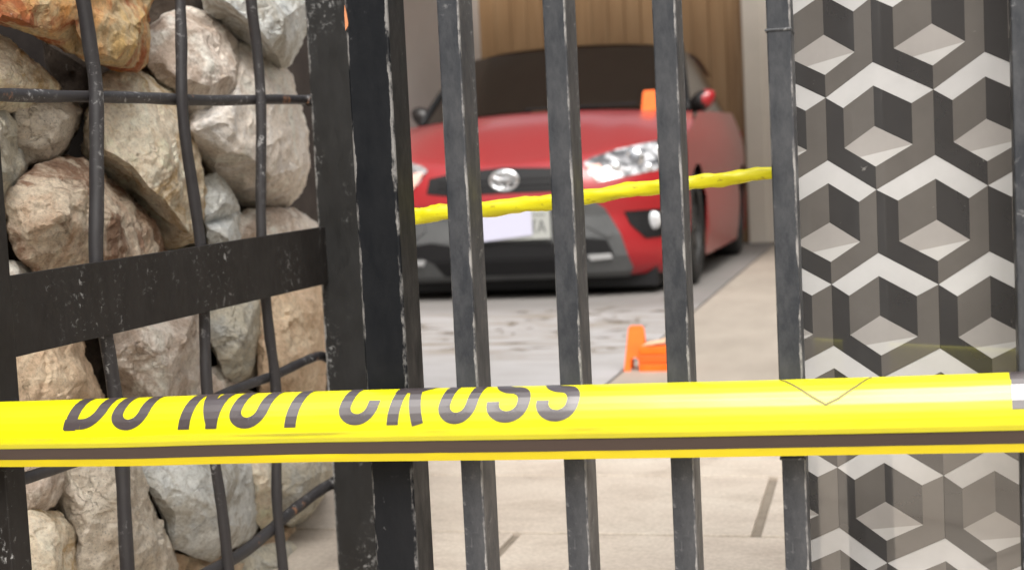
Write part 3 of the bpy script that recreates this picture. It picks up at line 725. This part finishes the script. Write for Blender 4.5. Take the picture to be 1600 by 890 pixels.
# the small V crease, its shade drawn as a dark olive strip
bm = bmesh.new()
def tape_px(px, py):
    p = on_y(px, py, TY-.009); h = (p.z-sm(p.x, BT))/((sm(p.x, TT)-sm(p.x, BT))/.0618); h = max(0, min(h, .0615)); i = 0
    while SEC[i+1][0] < h: i += 1
    return Vector((p.x, arc[i]+(arc[i+1]-arc[i])*(h-SEC[i][0])/(SEC[i+1][0]-SEC[i][0])))
cv = [tape_px(*q) for q in ((1217, 598), (1240, 606), (1270, 622), (1290, 632), (1310, 623), (1340, 605), (1362, 595))]
ribbon(bm, cv, .0021, lambda p: tape_pt(p.x, p.y, .0003)); from_bm('crease_shade_line', bm, M_CREASE, tape)

# ================================================================== REAR TAPE
RY = 1.62
rp = spline([on_y(px, py, RY+dy) for px, py, dy in ((592, 342, .0), (650, 337, .0), (700, 331, 0), (800, 322, .0), (860, 315, .0), (920, 307, .0), (1000, 295, .0), (1080, 286, .0), (1150, 277, .0), (1212, 268, 0), (1260, 260, 0))], 14)
bm = bmesh.new(); rings = []; nseg = 12
for i, p in enumerate(rp):
    t = (rp[min(i+1, len(rp)-1)]-rp[max(i-1, 0)]).normalized(); up = Vector((0, 0, 1)); b_ = t.cross(up).normalized(); up = b_.cross(t)
    hw = lerp_tab(i/len(rp), [(0, .0098), (.5, .0090), (1, .0068)])
    ring = []
    for k in range(nseg):
        a = 2*math.pi*k/nseg; rr = 1+.22*noise.noise(Vector((i*.33, math.cos(a)*1.5, math.sin(a)*1.5)))+.12*math.sin(a*3+i*.35)
        ring.append(bm.verts.new(p+up*math.sin(a)*hw*rr+b_*math.cos(a)*hw*.6*rr))
    rings.append(ring)
for i in range(len(rings)-1):
    for k in range(nseg): bm.faces.new((rings[i][k], rings[i][(k+1) % nseg], rings[i+1][(k+1) % nseg], rings[i+1][k]))
bm.faces.new(rings[0]); bm.faces.new(rings[-1])
M_RT, nt_, b__ = mat('twisted_yellow_film', (.78, .66, .02), .35)
c_ = mix(nt_, ramp(nt_, [(.60, (0, 0, 0)), (.68, (1, 1, 1))], nz(nt_, coords(nt_, (1, 1, 2)), 70, 4, .6)), (.90, .82, .01), (.62, .52, .02))
nt_.links.new(c_, b__.inputs['Base Color'])
rt = from_bm('barrier_tape', bm, M_RT, None, True)
tag(rt, 'thin twisted yellow tape running behind the bars in front of the red car', 'barrier tape')

# ================================================================== CAR
CX, CY = -1.744, 6.624
car = empty('parked_car', (CX, CY, 0), 'red hatchback with grey lower bumper parked nose out in the carport', 'car')
def car_paint():
    m, nt, b = mat('red_car_paint', (.27, .007, .013), .32, 0, .5, .4, .12)
    sx = N(nt, 'ShaderNodeNewGeometry'); sp = N(nt, 'ShaderNodeSeparateXYZ'); nt.links.new(sx.outputs['Normal'], sp.inputs[0])
    # greyish reflection on the hood top, painted into upward faces
    up = ramp(nt, [(.45, (0, 0, 0)), (1.0, (1, 1, 1))], sp.outputs[2])
    d = math_(nt, 'MULTIPLY', math_(nt, 'MULTIPLY', up, .6), ramp(nt, [(.2, (.45,)*3), (.8, (.75,)*3)], nz(nt, coords(nt), 3, 5, .6)))
    c = mix(nt, d, (.30, .007, .012), (.17, .085, .08)); nt.links.new(c, b.inputs['Base Color'])
    return m
M_RED = car_paint()
M_GLASS = mat('dark_window_glass', (.012, .009, .007), .12, 0, .5)[0]
M_BLK = mat('black_plastic', (.006, .006, .007), .6, 0, .3)[0]
M_GRY = simple_noise('grey_bumper_plastic', (.065, .068, .07), (.095, .098, .10), .6, 6)
M_CHR = mat('chrome', (.75, .76, .78), .18, 1)[0]
M_SIL = mat('silver_trim', (.5, .51, .52), .4, .4)[0]
M_LENS = mat('headlamp_lens', (.55, .56, .58), .12, .35, .5, 1, .05)[0]
M_REFL = mat('lamp_reflector', (.82, .83, .85), .15, .9)[0]
M_AMB = mat('amber_lens', (.85, .48, .40), .2, 0, .5, .6)[0]
M_TYRE = mat('tyre_rubber', (.018, .018, .018), .85)[0]
M_RIM = mat('alloy_rim', (.05, .05, .05), .5, .3)[0]
M_WHITE = mat('censor_card_white', (.50, .50, .62), .6)[0]
M_PLATE = mat('plate_grey', (.36, .37, .35), .5)[0]
HW = .865
def sweep(s): s = min(1, abs(s)); return .07*s*s+.30*s**5
def ftop(s): return .655+.115*min(1, abs(s))**1.6
VPROF = [(.09, .10), (.12, .045), (.20, .005), (.30, .0), (.40, .012), (.48, .0), (.56, .015), (.62, .04), (.66, .075), (.74, .15), (.80, .2)]
def fascia(u, w, off=0):
    s = u/HW; v = lerp_tab(w, VPROF)+sweep(s)
    return Vector((CX+u, CY+v-off, w))
def hwid(w): return HW-.035*max(0, (.3-w)/.2)
def cpt(u, v, w): return Vector((CX+u, CY+v, w))
SS = [i/16 for i in range(-16, 17)]
bm = bmesh.new(); rows = []
NR = 22
for r_ in range(NR+1):
    rows.append([bm.verts.new(fascia(s*hwid(.10+(ftop(s)-.10)*r_/NR), .10+(ftop(s)-.10)*r_/NR)) for s in SS])
# hood rows
NH = 14
def hoodpt(s, t):
    u = s*(HW+(.80-HW)*t**1.5)
    v0 = lerp_tab(ftop(s), VPROF)+sweep(s); v1 = .98+.20*s*s
    w0 = ftop(s); w1 = .955-.035*s*s
    v = v0+(v1-v0)*t
    w = w0+(w1-w0)*(1-(1-t)**1.45) + .012*math.exp(-((abs(s)-.62)/.1)**2)*math.sin(math.pi*min(1, t+.1))
    return cpt(u, v, w)
for r_ in range(1, NH+1): rows.append([bm.verts.new(hoodpt(s, r_/NH)) for s in SS])
for a_, b_ in zip(rows, rows[1:]):
    for i in range(len(SS)-1): bm.faces.new((a_[i], a_[i+1], b_[i+1], b_[i]))
# sides
def side_u(v, w):
    base = HW + .030*math.sin(math.pi*min(1, max(0, (v-.3)/4.2)))
    belt = lerp_tab(v, [(.3, .77), (1.15, .92), (3.8, 1.0)])
    u = base - max(0, (w-.72)/.22)**1.5*.055 - max(0, (.30-w)/.2)*.03
    u -= .03*max(0, (v-3.3)/.6)**2*2
    u -= .014*math.exp(-((w-.52)/.05)**2)
    return u
WH_V = (.74, 3.20); WR = .335
def side_grid(sg):
    NV, NW = 64, 14; g = []
    for i in range(NV+1):
        v = .37+(3.93-.37)*i/NV; belt = lerp_tab(v, [(.37, .77), (1.18, .92), (3.93, 1.0)]); col = []
        for j in range(NW+1):
            w = .13+(belt-.13)*j/NW
            for wv in WH_V:      # wheel arches push the lower edge up
                d = v-wv
                if abs(d) < WR: w = max(w, .30+math.sqrt(WR*WR-d*d)*.98+ (w-.13)*.02) if w < .30+math.sqrt(WR*WR-d*d) else w
            col.append(bm.verts.new(cpt(sg*side_u(v, w), v, w)))
        g.append(col)
    for i in range(NV):
        for j in range(NW):
            f = (g[i][j], g[i+1][j], g[i+1][j+1], g[i][j+1])
            if len({tuple(round(c, 5) for c in v.co) for v in f}) >= 3:
                try: bm.faces.new(f)
                except ValueError: pass
for sg in (-1, 1): side_grid(sg)
# tail
for sg in (1,):
    tp = [[bm.verts.new(cpt(s*.83, 3.93+.05*(1-s*s), .15+.72*j/6)) for s in [k/6-1 for k in range(13)]] for j in range(7)]
    for a_, b_ in zip(tp, tp[1:]):
        for i in range(12): bm.faces.new((a_[i], a_[i+1], b_[i+1], b_[i]))
bmesh.ops.remove_doubles(bm, verts=bm.verts, dist=.0005)
body = from_bm('body', bm, M_RED, car, True)
# deck that closes the shell at belt height, and dark underbody
bm = bmesh.new(); bx(bm, CX-.78, CX+.78, CY+1.15, CY+3.9, .55, .90); bx(bm, CX-.60, CX+.60, CY+.22, CY+3.8, .17, .42)
from_bm('cabin_floor', bm, M_BLK, car)
bm = bmesh.new(); bx(bm, CX-.72, CX+.72, CY+.20, CY+.50, .035, .2, .01); bx(bm, CX-.55, CX+.55, CY+.5, CY+3.7, .10, .18)  # front box is added in black to stand for the shadow below the bumper
from_bm('undertray_shadow_block', bm, M_BLK, car)
# greenhouse
def loft(rows_, m, name):
    bm = bmesh.new(); g = [[bm.verts.new(p) for p in r_] for r_ in rows_]
    for a_, b_ in zip(g, g[1:]):
        for i in range(len(a_)-1): bm.faces.new((a_[i], a_[i+1], b_[i+1], b_[i]))
    return from_bm(name, bm, m, car, True)
S2 = [i/10 for i in range(-10, 11)]
def ws(s, t):
    u = s*(.775+(.66-.775)*t); v = (.99+.20*s*s)+((1.78+.10*s*s)-(.99+.20*s*s))*t
    w = (.958-.035*s*s)+((1.378-.022*s*s-.012*s**8)-(.958-.035*s*s))*t+.035*math.sin(math.pi*t)*.6
    return cpt(u, v, w)
loft([[ws(s*.965, .015+t/8*.95) for s in S2] for t in range(9)], M_GLASS, 'windscreen')
bmr = [[cpt(s*(.675-.03*abs(t-.4)), 1.76+.10*s*s+(3.55-1.76)*t, (1.378+.03*math.sin(math.pi*min(1, t*1.15)))-.030*s*s-.045*s**8-.05*t*t) for s in S2] for t in [k/10 for k in range(11)]]
loft(bmr, M_RED, 'roof')
for sg in (-1, 1):
    rr = []
    for t in [k/10 for k in range(11)]:
        v = 1.19+(3.6-1.19)*t; top_v = max(v, 1.86)
        wt = lerp_tab(v, [(1.19, .935), (1.86, 1.315), (2.6, 1.345), (3.3, 1.29), (3.6, 1.2)])
        ut = lerp_tab(v, [(1.19, .79), (1.86, .668), (3.3, .64), (3.6, .62)])
        rr.append([cpt(sg*(.80+(ut-.80)*k/5), v, .90+(wt-.90)*k/5) for k in range(6)])
    loft(rr, M_GLASS, 'side_window')
    # A pillar
    bm = bmesh.new(); tube(bm, [ws(sg*1.0, t/8)+Vector((0, 0, .004)) for t in range(9)], .020, 8); from_bm('pillar', bm, M_BLK, car, True)
loft([[cpt(s*.60, 3.58+.32*t, 1.24-.26*t) for s in S2] for t in (0, .5, 1)], M_GLASS, 'rear_window')

# patches on the fascia
def patch(name, poly, off, m, parent=None, step=.02, surf=fascia, thick=.012):
    pts = [Vector(p) for p in poly]; dense = []
    for p, q_ in zip(pts, pts[1:]+pts[:1]):
        n = max(1, int((q_-p).length/step))
        for k in range(n): dense.append(p.lerp(q_, k/n))
    n = len(dense); x0 = min(p.x for p in dense); x1 = max(p.x for p in dense); y0 = min(p.y for p in dense); y1 = max(p.y for p in dense)
    inn = []
    def inside(p):
        c = False
        for a_, b_ in zip(dense, dense[1:]+dense[:1]):
            if (a_.y > p.y) != (b_.y > p.y) and p.x < (b_.x-a_.x)*(p.y-a_.y)/(b_.y-a_.y)+a_.x: c = not c
        return c
    x = x0+step/2
    while x < x1:
        y = y0+step/2
        while y < y1:
            p = Vector((x, y))
            if inside(p) and min((p-q_).length for q_ in dense) > step*.45: inn.append(p)
            y += step
        x += step
    r_ = delaunay_2d_cdt(dense+inn, [(i, (i+1) % n) for i in range(n)], [], 1, 1e-5)
    bm = bmesh.new(); vs = [bm.verts.new(surf(v.x, v.y, off)) for v in r_[0]]
    for f in r_[2]: bm.faces.new([vs[i] for i in f])
    bmesh.ops.recalc_face_normals(bm, faces=bm.faces)
    ex = bmesh.ops.extrude_face_region(bm, geom=bm.faces[:])
    for v in [g for g in ex['geom'] if isinstance(g, bmesh.types.BMVert)]: v.co.y += thick
    return from_bm(name, bm, m, parent or car)
def uw(px, py, dv=.0):
    """read a place on the car front from where it is seen"""
    v = dv
    for _ in range(6):
        p = on_y(px, py, CY+v); u = p.x-CX; v = lerp_tab(p.z, VPROF)+sweep(u/HW)
    return (round(p.x-CX, 4), round(p.z, 4))
def pxpoly(pts): return [uw(*p) for p in pts]
def mir(poly): return [(-u, w) for u, w in poly][::-1]
gp = pxpoly([(790, 262), (860, 262), (905, 268), (908, 292), (870, 299), (790, 302)])
print('grille', gp)
patch('grille', gp+mir(gp), .004, M_BLK)
for w_ in (.012, -.012):
    zc = sum(p[1] for p in gp)/len(gp)+w_
    patch('grille_bar', [(-.33, zc-.004), (.33, zc-.004), (.33, zc+.004), (-.33, zc+.004)], .010, M_BLK)
# grey lower bumper with black mouth
lb = pxpoly([(790, 321), (900, 318), (925, 312), (945, 325), (970, 365), (990, 418), (985, 431), (900, 434), (790, 437)])
print('bumper', lb)
patch('bumper', lb+mir(lb), .006, M_GRY)
mouth = pxpoly([(790, 379), (868, 379), (905, 371), (948, 374), (960, 396), (925, 394), (905, 404), (893, 426), (790, 430)])
patch('intake', mouth+mir(mouth), .013, M_BLK)
M_HB, nh_, bh_ = mat('headlamp_housing', (.4, .4, .4), .2, .4, .5, 1, .05)
nh_.links.new(ramp(nh_, [(.38, (.06, .06, .065)), (.5, (.35, .35, .36)), (.62, (.75, .76, .78))], nz(nh_, coords(nh_, (1, 1, 1.4)), 17, 3, .5, .6)), bh_.inputs['Base Color'])
for sg in (1, -1):
    ss = pxpoly([(918, 398), (955, 395), (958, 403), (925, 407)]); ss = ss if sg > 0 else mir(ss)
    patch('skid_trim', ss, .018, M_SIL)
    up_ = pxpoly([(915, 318), (935, 322), (960, 362), (955, 372), (915, 352)]); up_ = up_ if sg > 0 else mir(up_)
    patch('bumper_corner', up_, .012, M_GRY)
    fh = pxpoly([(975, 330), (1040, 325), (1065, 345), (1060, 365), (1010, 372), (985, 350)]); fh = fh if sg > 0 else mir(fh)
    f_ = patch('fog_lamp', fh, .006, M_BLK)
    cu, cw = uw(1021, 344); cu *= sg
    bm = bmesh.new(); bmesh.ops.create_uvsphere(bm, u_segments=16, v_segments=10, radius=.045)
    c0 = fascia(cu, cw, .005)
    for v in bm.verts: v.co = Vector((v.co.x, v.co.y*.35, v.co.z))+c0
    from_bm('lens', bm, M_LENS, None, True).parent = f_; bpy.data.objects[-1] if False else None
    lens = [c for c in bpy.data.objects if c.name.startswith('lens') and c.parent == f_][0]; lens.matrix_parent_inverse = Matrix.Identity(4)
    # headlight
    hl = pxpoly([(912, 254), (925, 246), (965, 233), (1010, 223), (1045, 216), (1068, 214), (1068, 250), (1035, 264), (980, 275), (935, 284), (922, 272)])
    hl = hl if sg > 0 else mir(hl)
    h_ = patch('headlight', hl, .004, M_HB)
    am = pxpoly([(918, 258), (938, 256), (948, 276), (932, 281)]); am = am if sg > 0 else mir(am)
    patch('indicator', am, .012, M_AMB, None).parent = h_
    ind = [o for o in bpy.data.objects if o.name.startswith('indicator')][-1]; ind.matrix_parent_inverse = Matrix.Identity(4)
    for (px_, py_, r_, mm_) in ((992, 247, .048, M_CHR), (960, 262, .030, M_REFL), (1030, 235, .030, M_REFL), (1012, 262, .022, M_REFL)):
        u_, w_ = uw(px_, py_); u_ *= sg
        bm = bmesh.new(); bmesh.ops.create_uvsphere(bm, u_segments=16, v_segments=10, radius=r_)
        c0 = fascia(u_, w_, .004)
        for v in bm.verts: v.co = Vector((v.co.x, v.co.y*.4, v.co.z))+c0
        o = from_bm('projector' if mm_ is M_CHR else 'reflector', bm, mm_, None, True); o.parent = h_
        if mm_ is M_CHR:
            bm = bmesh.new(); bmesh.ops.create_uvsphere(bm, u_segments=14, v_segments=8, radius=r_*.66)
            for v in bm.verts: v.co = Vector((v.co.x, v.co.y*.4-.012, v.co.z))+c0
            o = from_bm('bulb_lens', bm, mat('projector_glass', (.20, .21, .23), .1, .3)[0], None, True); o.parent = h_
for o in bpy.data.objects:
    if o.parent is not None and o.parent.parent is car and o.parent.type == 'MESH':
        o.matrix_parent_inverse = Matrix.Identity(4)
# hood shut line
for sg in (-1, 1):
    bm = bmesh.new(); pts = [hoodpt(sg*(.80+.05*(1-t/10)), t/10)+Vector((0, 0, -.0015)) for t in range(0, 11)]
    tube(bm, pts, .003, 6); from_bm('hood_seam', bm, M_BLK, car)
# emblem: chrome oval with a nested figure
eu, ew = uw(789, 282); ec = fascia(eu, ew, .016)
bm = bmesh.new()
def oval(bm, cx, cz, rx, rz, th, y=0, n=40):
    pts = [ec+Vector((cx+rx*math.cos(2*math.pi*k/n), y, cz+rz*math.sin(2*math.pi*k/n))) for k in range(n)]
    rings = []
    for i, p in enumerate(pts):
        t = (pts[(i+1) % n]-pts[i-1]).normalized(); b1 = Vector((0, 1, 0)); a1 = t.cross(b1)
        rings.append([bm.verts.new(p+(a1*math.cos(a)+b1*math.sin(a)*.7)*th) for a in [k*math.pi/3 for k in range(6)]])
    for i in range(n):
        for k in range(6): bm.faces.new((rings[i][k], rings[i][(k+1) % 6], rings[(i+1) % n][(k+1) % 6], rings[(i+1) % n][k]))
oval(bm, 0, 0, .068, .046, .010); oval(bm, 0, .002, .024, .040, .008, -.002); oval(bm, 0, .022, .052, .017, .008, -.003)
em = from_bm('emblem', bm, M_CHR, car, True)
bm = bmesh.new(); bmesh.ops.create_uvsphere(bm, u_segments=24, v_segments=10, radius=1)
for v in bm.verts: v.co = ec+Vector((v.co.x*.068, v.co.y*.008+.012, v.co.z*.046))
o = from_bm('emblem_plate', bm, M_SIL, None, True); o.parent = em
em.matrix_parent_inverse = Matrix.Translation(-Vector(car.location)); o.matrix_parent_inverse = Matrix.Identity(4)
# licence plate and a white card standing in for a censor patch
p0 = on_y(722, 333, CY-.02); p1 = on_y(861, 372, CY-.02)
bm = bmesh.new(); bx(bm, p0.x, p1.x, CY-.03, CY-.018, p1.z-.002, p0.z+.008, .002); pl_ = from_bm('licence_plate', bm, M_PLATE, car)
bm = bmesh.new(); cc_ = [on_y(*q, CY-.036) for q in ((727, 331), (829, 324), (832, 367), (732, 381))]
f1 = [bm.verts.new(p) for p in cc_]; f2 = [bm.verts.new(p+Vector((0, .004, 0))) for p in cc_]
bm.faces.new(f1); bm.faces.new(f2[::-1])
for i in range(4): bm.faces.new((f1[i], f1[(i+1) % 4], f2[(i+1) % 4], f2[i]))
tag(from_bm('censor_card', bm, M_WHITE), 'white card standing in for a censor patch over the licence plate of the red car', 'card')
bm = bmesh.new(); z0 = (p0.z+p1.z)/2
def ds(path, w): ribbon(bm, [V(*p)*1.0 for p in path], w, lambda p: Vector((p1.x-.055+p.x, CY-.0315, z0+p.y)))
def ds2(path, w):
    P = [V(*p) for p in path]
    for p, q_ in zip(P, P[1:]):
        t = (q_-p).normalized(); nn = Vector((-t.y, t.x))*w/2
        bm.faces.new([bm.verts.new(Vector((p1.x-.06+c.x, CY-.0315, z0+c.y))) for c in (p-nn, q_-nn, q_+nn, p+nn)])
ds2([(.000, -.04), (.018, .02), (.036, -.04)], .007); ds2([(.008, -.02), (.028, -.02)], .006)
ds2([(-.02, -.04), (-.02, .02)], .007); ds2([(-.02, .018), (-.005, .018)], .006)
ds2([(-.02, .045), (-.008, .045)], .008); ds2([(.002, .045), (.014, .045)], .008); ds2([(.022, .045), (.034, .045)], .008)
o = from_bm('plate_characters', bm, M_GRY, None); o.parent = pl_; o.matrix_parent_inverse = Matrix.Identity(4)
# wipers / cowl
bm = bmesh.new(); tube(bm, [cpt(.62*k/6-.1, .995+.03*abs(.62*k/6-.1), .972) for k in range(7)], .007, 6); from_bm('wiper', bm, M_BLK, car)
# mirrors
M_MIR = mat('mirror_black', (.01, .008, .008), .4)[0]
for sg in (-1, 1):
    bm = bmesh.new(); bmesh.ops.create_uvsphere(bm, u_segments=20, v_segments=12, radius=1)
    for v in bm.verts:
        x_, y_, z_ = v.co; v.co = cpt(sg*.835, 1.42, .985)+Vector((x_*.072*(1+.15*z_), y_*.05, z_*.062+.02*x_*sg))
    mi = from_bm('mirror', bm, M_MIR, car, True)
    for p_ in mi.data.polygons:
        if sg > 0 and sg*(p_.center.x-(CX+sg*.845)) > 0 and p_.center.z > .95: p_.material_index = 1
    mi.data.materials.append(M_RED)
    bm = bmesh.new(); bx(bm, CX+sg*.80-.04, CX+sg*.80+.04, CY+1.40, CY+1.44, .93, .965, .006)
    o = from_bm('mirror_arm', bm, M_BLK, None); o.parent = mi; o.matrix_parent_inverse = Matrix.Identity(4)
# wheels
def wheel(sg, v):
    c = cpt(sg*.765, v, .30)
    w_ = bmesh.new(); prof = [(-.09, .20), (-.095, .27), (-.075, .298), (.075, .298), (.095, .27), (.09, .20)]
    rr = [[w_.verts.new(c+Vector((x_, r_*math.cos(a), r_*math.sin(a)))) for (x_, r_) in prof] for a in [k*2*math.pi/32 for k in range(32)]]
    for i in range(32):
        for k in range(5): w_.faces.new((rr[i][k], rr[i][k+1], rr[(i+1) % 32][k+1], rr[(i+1) % 32][k]))
    ty = from_bm('tyre', w_, M_TYRE, None, True)
    w_ = bmesh.new()
    for k in range(10):
        a = k*2*math.pi/10; d = Vector((0, math.cos(a), math.sin(a))); t = Vector((0, -math.sin(a), math.cos(a)))
        q8 = [c+Vector((sg*.07, 0, 0))+d*r_+t*tt for r_, tt in ((.03, -.018), (.195, -.012), (.195, .012), (.03, .018))]
        a1 = [w_.verts.new(p) for p in q8]; a2 = [w_.verts.new(p-Vector((sg*.02, 0, 0))) for p in q8]
        w_.faces.new(a1); w_.faces.new(a2[::-1])
        for i in range(4): w_.faces.new((a1[i], a1[(i+1) % 4], a2[(i+1) % 4], a2[i]))
    rb = bmesh.ops.create_cone(w_, cap_ends=False, segments=32, radius1=.205, radius2=.205, depth=.17)
    for v_ in rb['verts']: v_.co = Vector((v_.co.z, v_.co.x, v_.co.y))+c
    hb = bmesh.ops.create_cone(w_, cap_ends=True, segments=16, radius1=.045, radius2=.045, depth=.15)
    for v_ in hb['verts']: v_.co = Vector((v_.co.z, v_.co.x, v_.co.y))+c
    rim = from_bm('rim', w_, M_RIM, None)
    bd = bmesh.new(); r3 = bmesh.ops.create_cone(bd, cap_ends=True, segments=32, radius1=.2, radius2=.2, depth=.02)
    for v_ in r3['verts']: v_.co = Vector((v_.co.z, v_.co.x, v_.co.y))+c
    hub = from_bm('wheel', bd, M_BLK, car)
    for o in (ty, rim): o.parent = hub; o.matrix_parent_inverse = Matrix.Identity(4)
for sg in (-1, 1):
    for v in WH_V: wheel(sg, v)

# ================================================================== EVIDENCE MARKERS
M_OR = simple_noise('orange_plastic', (.90, .13, .008), (.95, .17, .012), .45, 20, bs=.05)
M_OR2 = mat('orange_plastic_worn', (.82, .12, .01), .5)[0]
def tent(name, c, w0, w1, h, dep, label, rotz=0, lean=0, notch=True):
    """folded plastic tent: two sloping leaves with an arched notch between the feet"""
    rt_ = empty(name, c, label, 'evidence marker'); rt_.rotation_euler = (0, 0, rotz)
    for sgn in (-1, 1):
        bm = bmesh.new()
        prof = [(-w0/2, 0), (-w0/2+.022*w0/.07, 0)]
        if notch: prof += [(-.012, h*.28), (0, h*.33), (.010, h*.28)]
        prof += [(w0/2-.020*w0/.07, 0), (w0/2, 0), (w1/2+lean, h*.93), (w1/2+lean-.006, h), (-w1/2+lean+.008, h), (-w1/2+lean, h*.95)]
        f = [bm.verts.new((x_, sgn*(dep/2*(1-z_/h)+.002), z_)) for x_, z_ in prof]
        b_ = [bm.verts.new((x_, sgn*(dep/2*(1-z_/h)-.001), z_)) for x_, z_ in prof]
        bm.faces.new(f); bm.faces.new(b_[::-1])
        for i in range(len(f)): bm.faces.new((f[i], f[(i+1) % len(f)], b_[(i+1) % len(f)], b_[i]))
        o = from_bm('leaf', bm, M_OR); o.parent = rt_
    return rt_
m1 = on_z(995, 579); print('marker', m1)
sc = (on_y(995, 508, m1.y).z)
tent('evidence_marker', m1, .066, .046, sc, .07, 'upright orange plastic evidence marker with notched foot on the driveway', 0, .004)
# second, boxy marker stack beside it
m2 = on_z(1024, 582); h2 = on_y(1024, 541, m2.y).z
xl = on_y(999, 580, m2.y).x; xr = on_y(1058, 580, m2.y).x
e2 = empty('evidence_marker', (m2.x, m2.y+.03, 0), 'boxy orange evidence marker with ribbed side lying right of the upright one', 'evidence marker')
for k in range(3):
    bm = bmesh.new(); bx(bm, xl+.001*k, xr-.001*k, m2.y-.0+.002*k, m2.y+.085, .001+h2*k/3+(.0004 if k else 0), h2*(k+1)/3-.0002, .0025); from_bm('rib', bm, M_OR2 if k == 1 else M_OR, e2)
bm = bmesh.new(); a_, b_ = xl+.012, xr-.006
vs = [bm.verts.new(p) for p in ((a_, m2.y+.006, h2+.0015), (b_-.03, m2.y+.006, h2+.010), (b_-.02, m2.y+.06, h2+.016), (a_+.01, m2.y+.06, h2+.004))]
vt = [bm.verts.new(v.co+Vector((0, 0, .003))) for v in vs]
bm.faces.new(vs[::-1]); bm.faces.new(vt)
for i in range(4): bm.faces.new((vs[i], vs[(i+1) % 4], vt[(i+1) % 4], vt[i]))
tag(from_bm('paper_slip', bm, mat('peach_paper', (.75, .48, .30), .7)[0]), 'pale peach paper slip lying on the boxy orange marker', 'paper')
bm = bmesh.new(); bx(bm, b_-.018, b_+.004, m2.y+.015, m2.y+.06, h2+.017, h2+.040, .005)
tag(from_bm('wrapper', bm, mat('pink_wrapper', (.55, .20, .24), .5)[0]), 'crumpled pink wrapper on top of the boxy orange marker', 'wrapper')
# marker on the car hood
hm = None
for t in [k/60 for k in range(61)]:
    for s in [k/60 for k in range(20, 58)]:
        p = hoodpt(s, t); d = p-CAM; x_ = 800+FPX*d.dot(RT)/d.dot(F); y_ = 445-FPX*d.dot(UP)/d.dot(F)
        e = (x_-1013)**2+(y_-173)**2
        if hm is None or e < hm[0]: hm = (e, p, x_, y_)
print('hoodmarker', hm)
hh = on_y(1013, 141, hm[1].y).z-hm[1].z
tent('evidence_marker', hm[1]+Vector((.01, 0, -.004)), .085, .070, hh+.002, .05, 'small orange evidence marker standing on the hood of the red car by the windscreen', 0, .004, False)
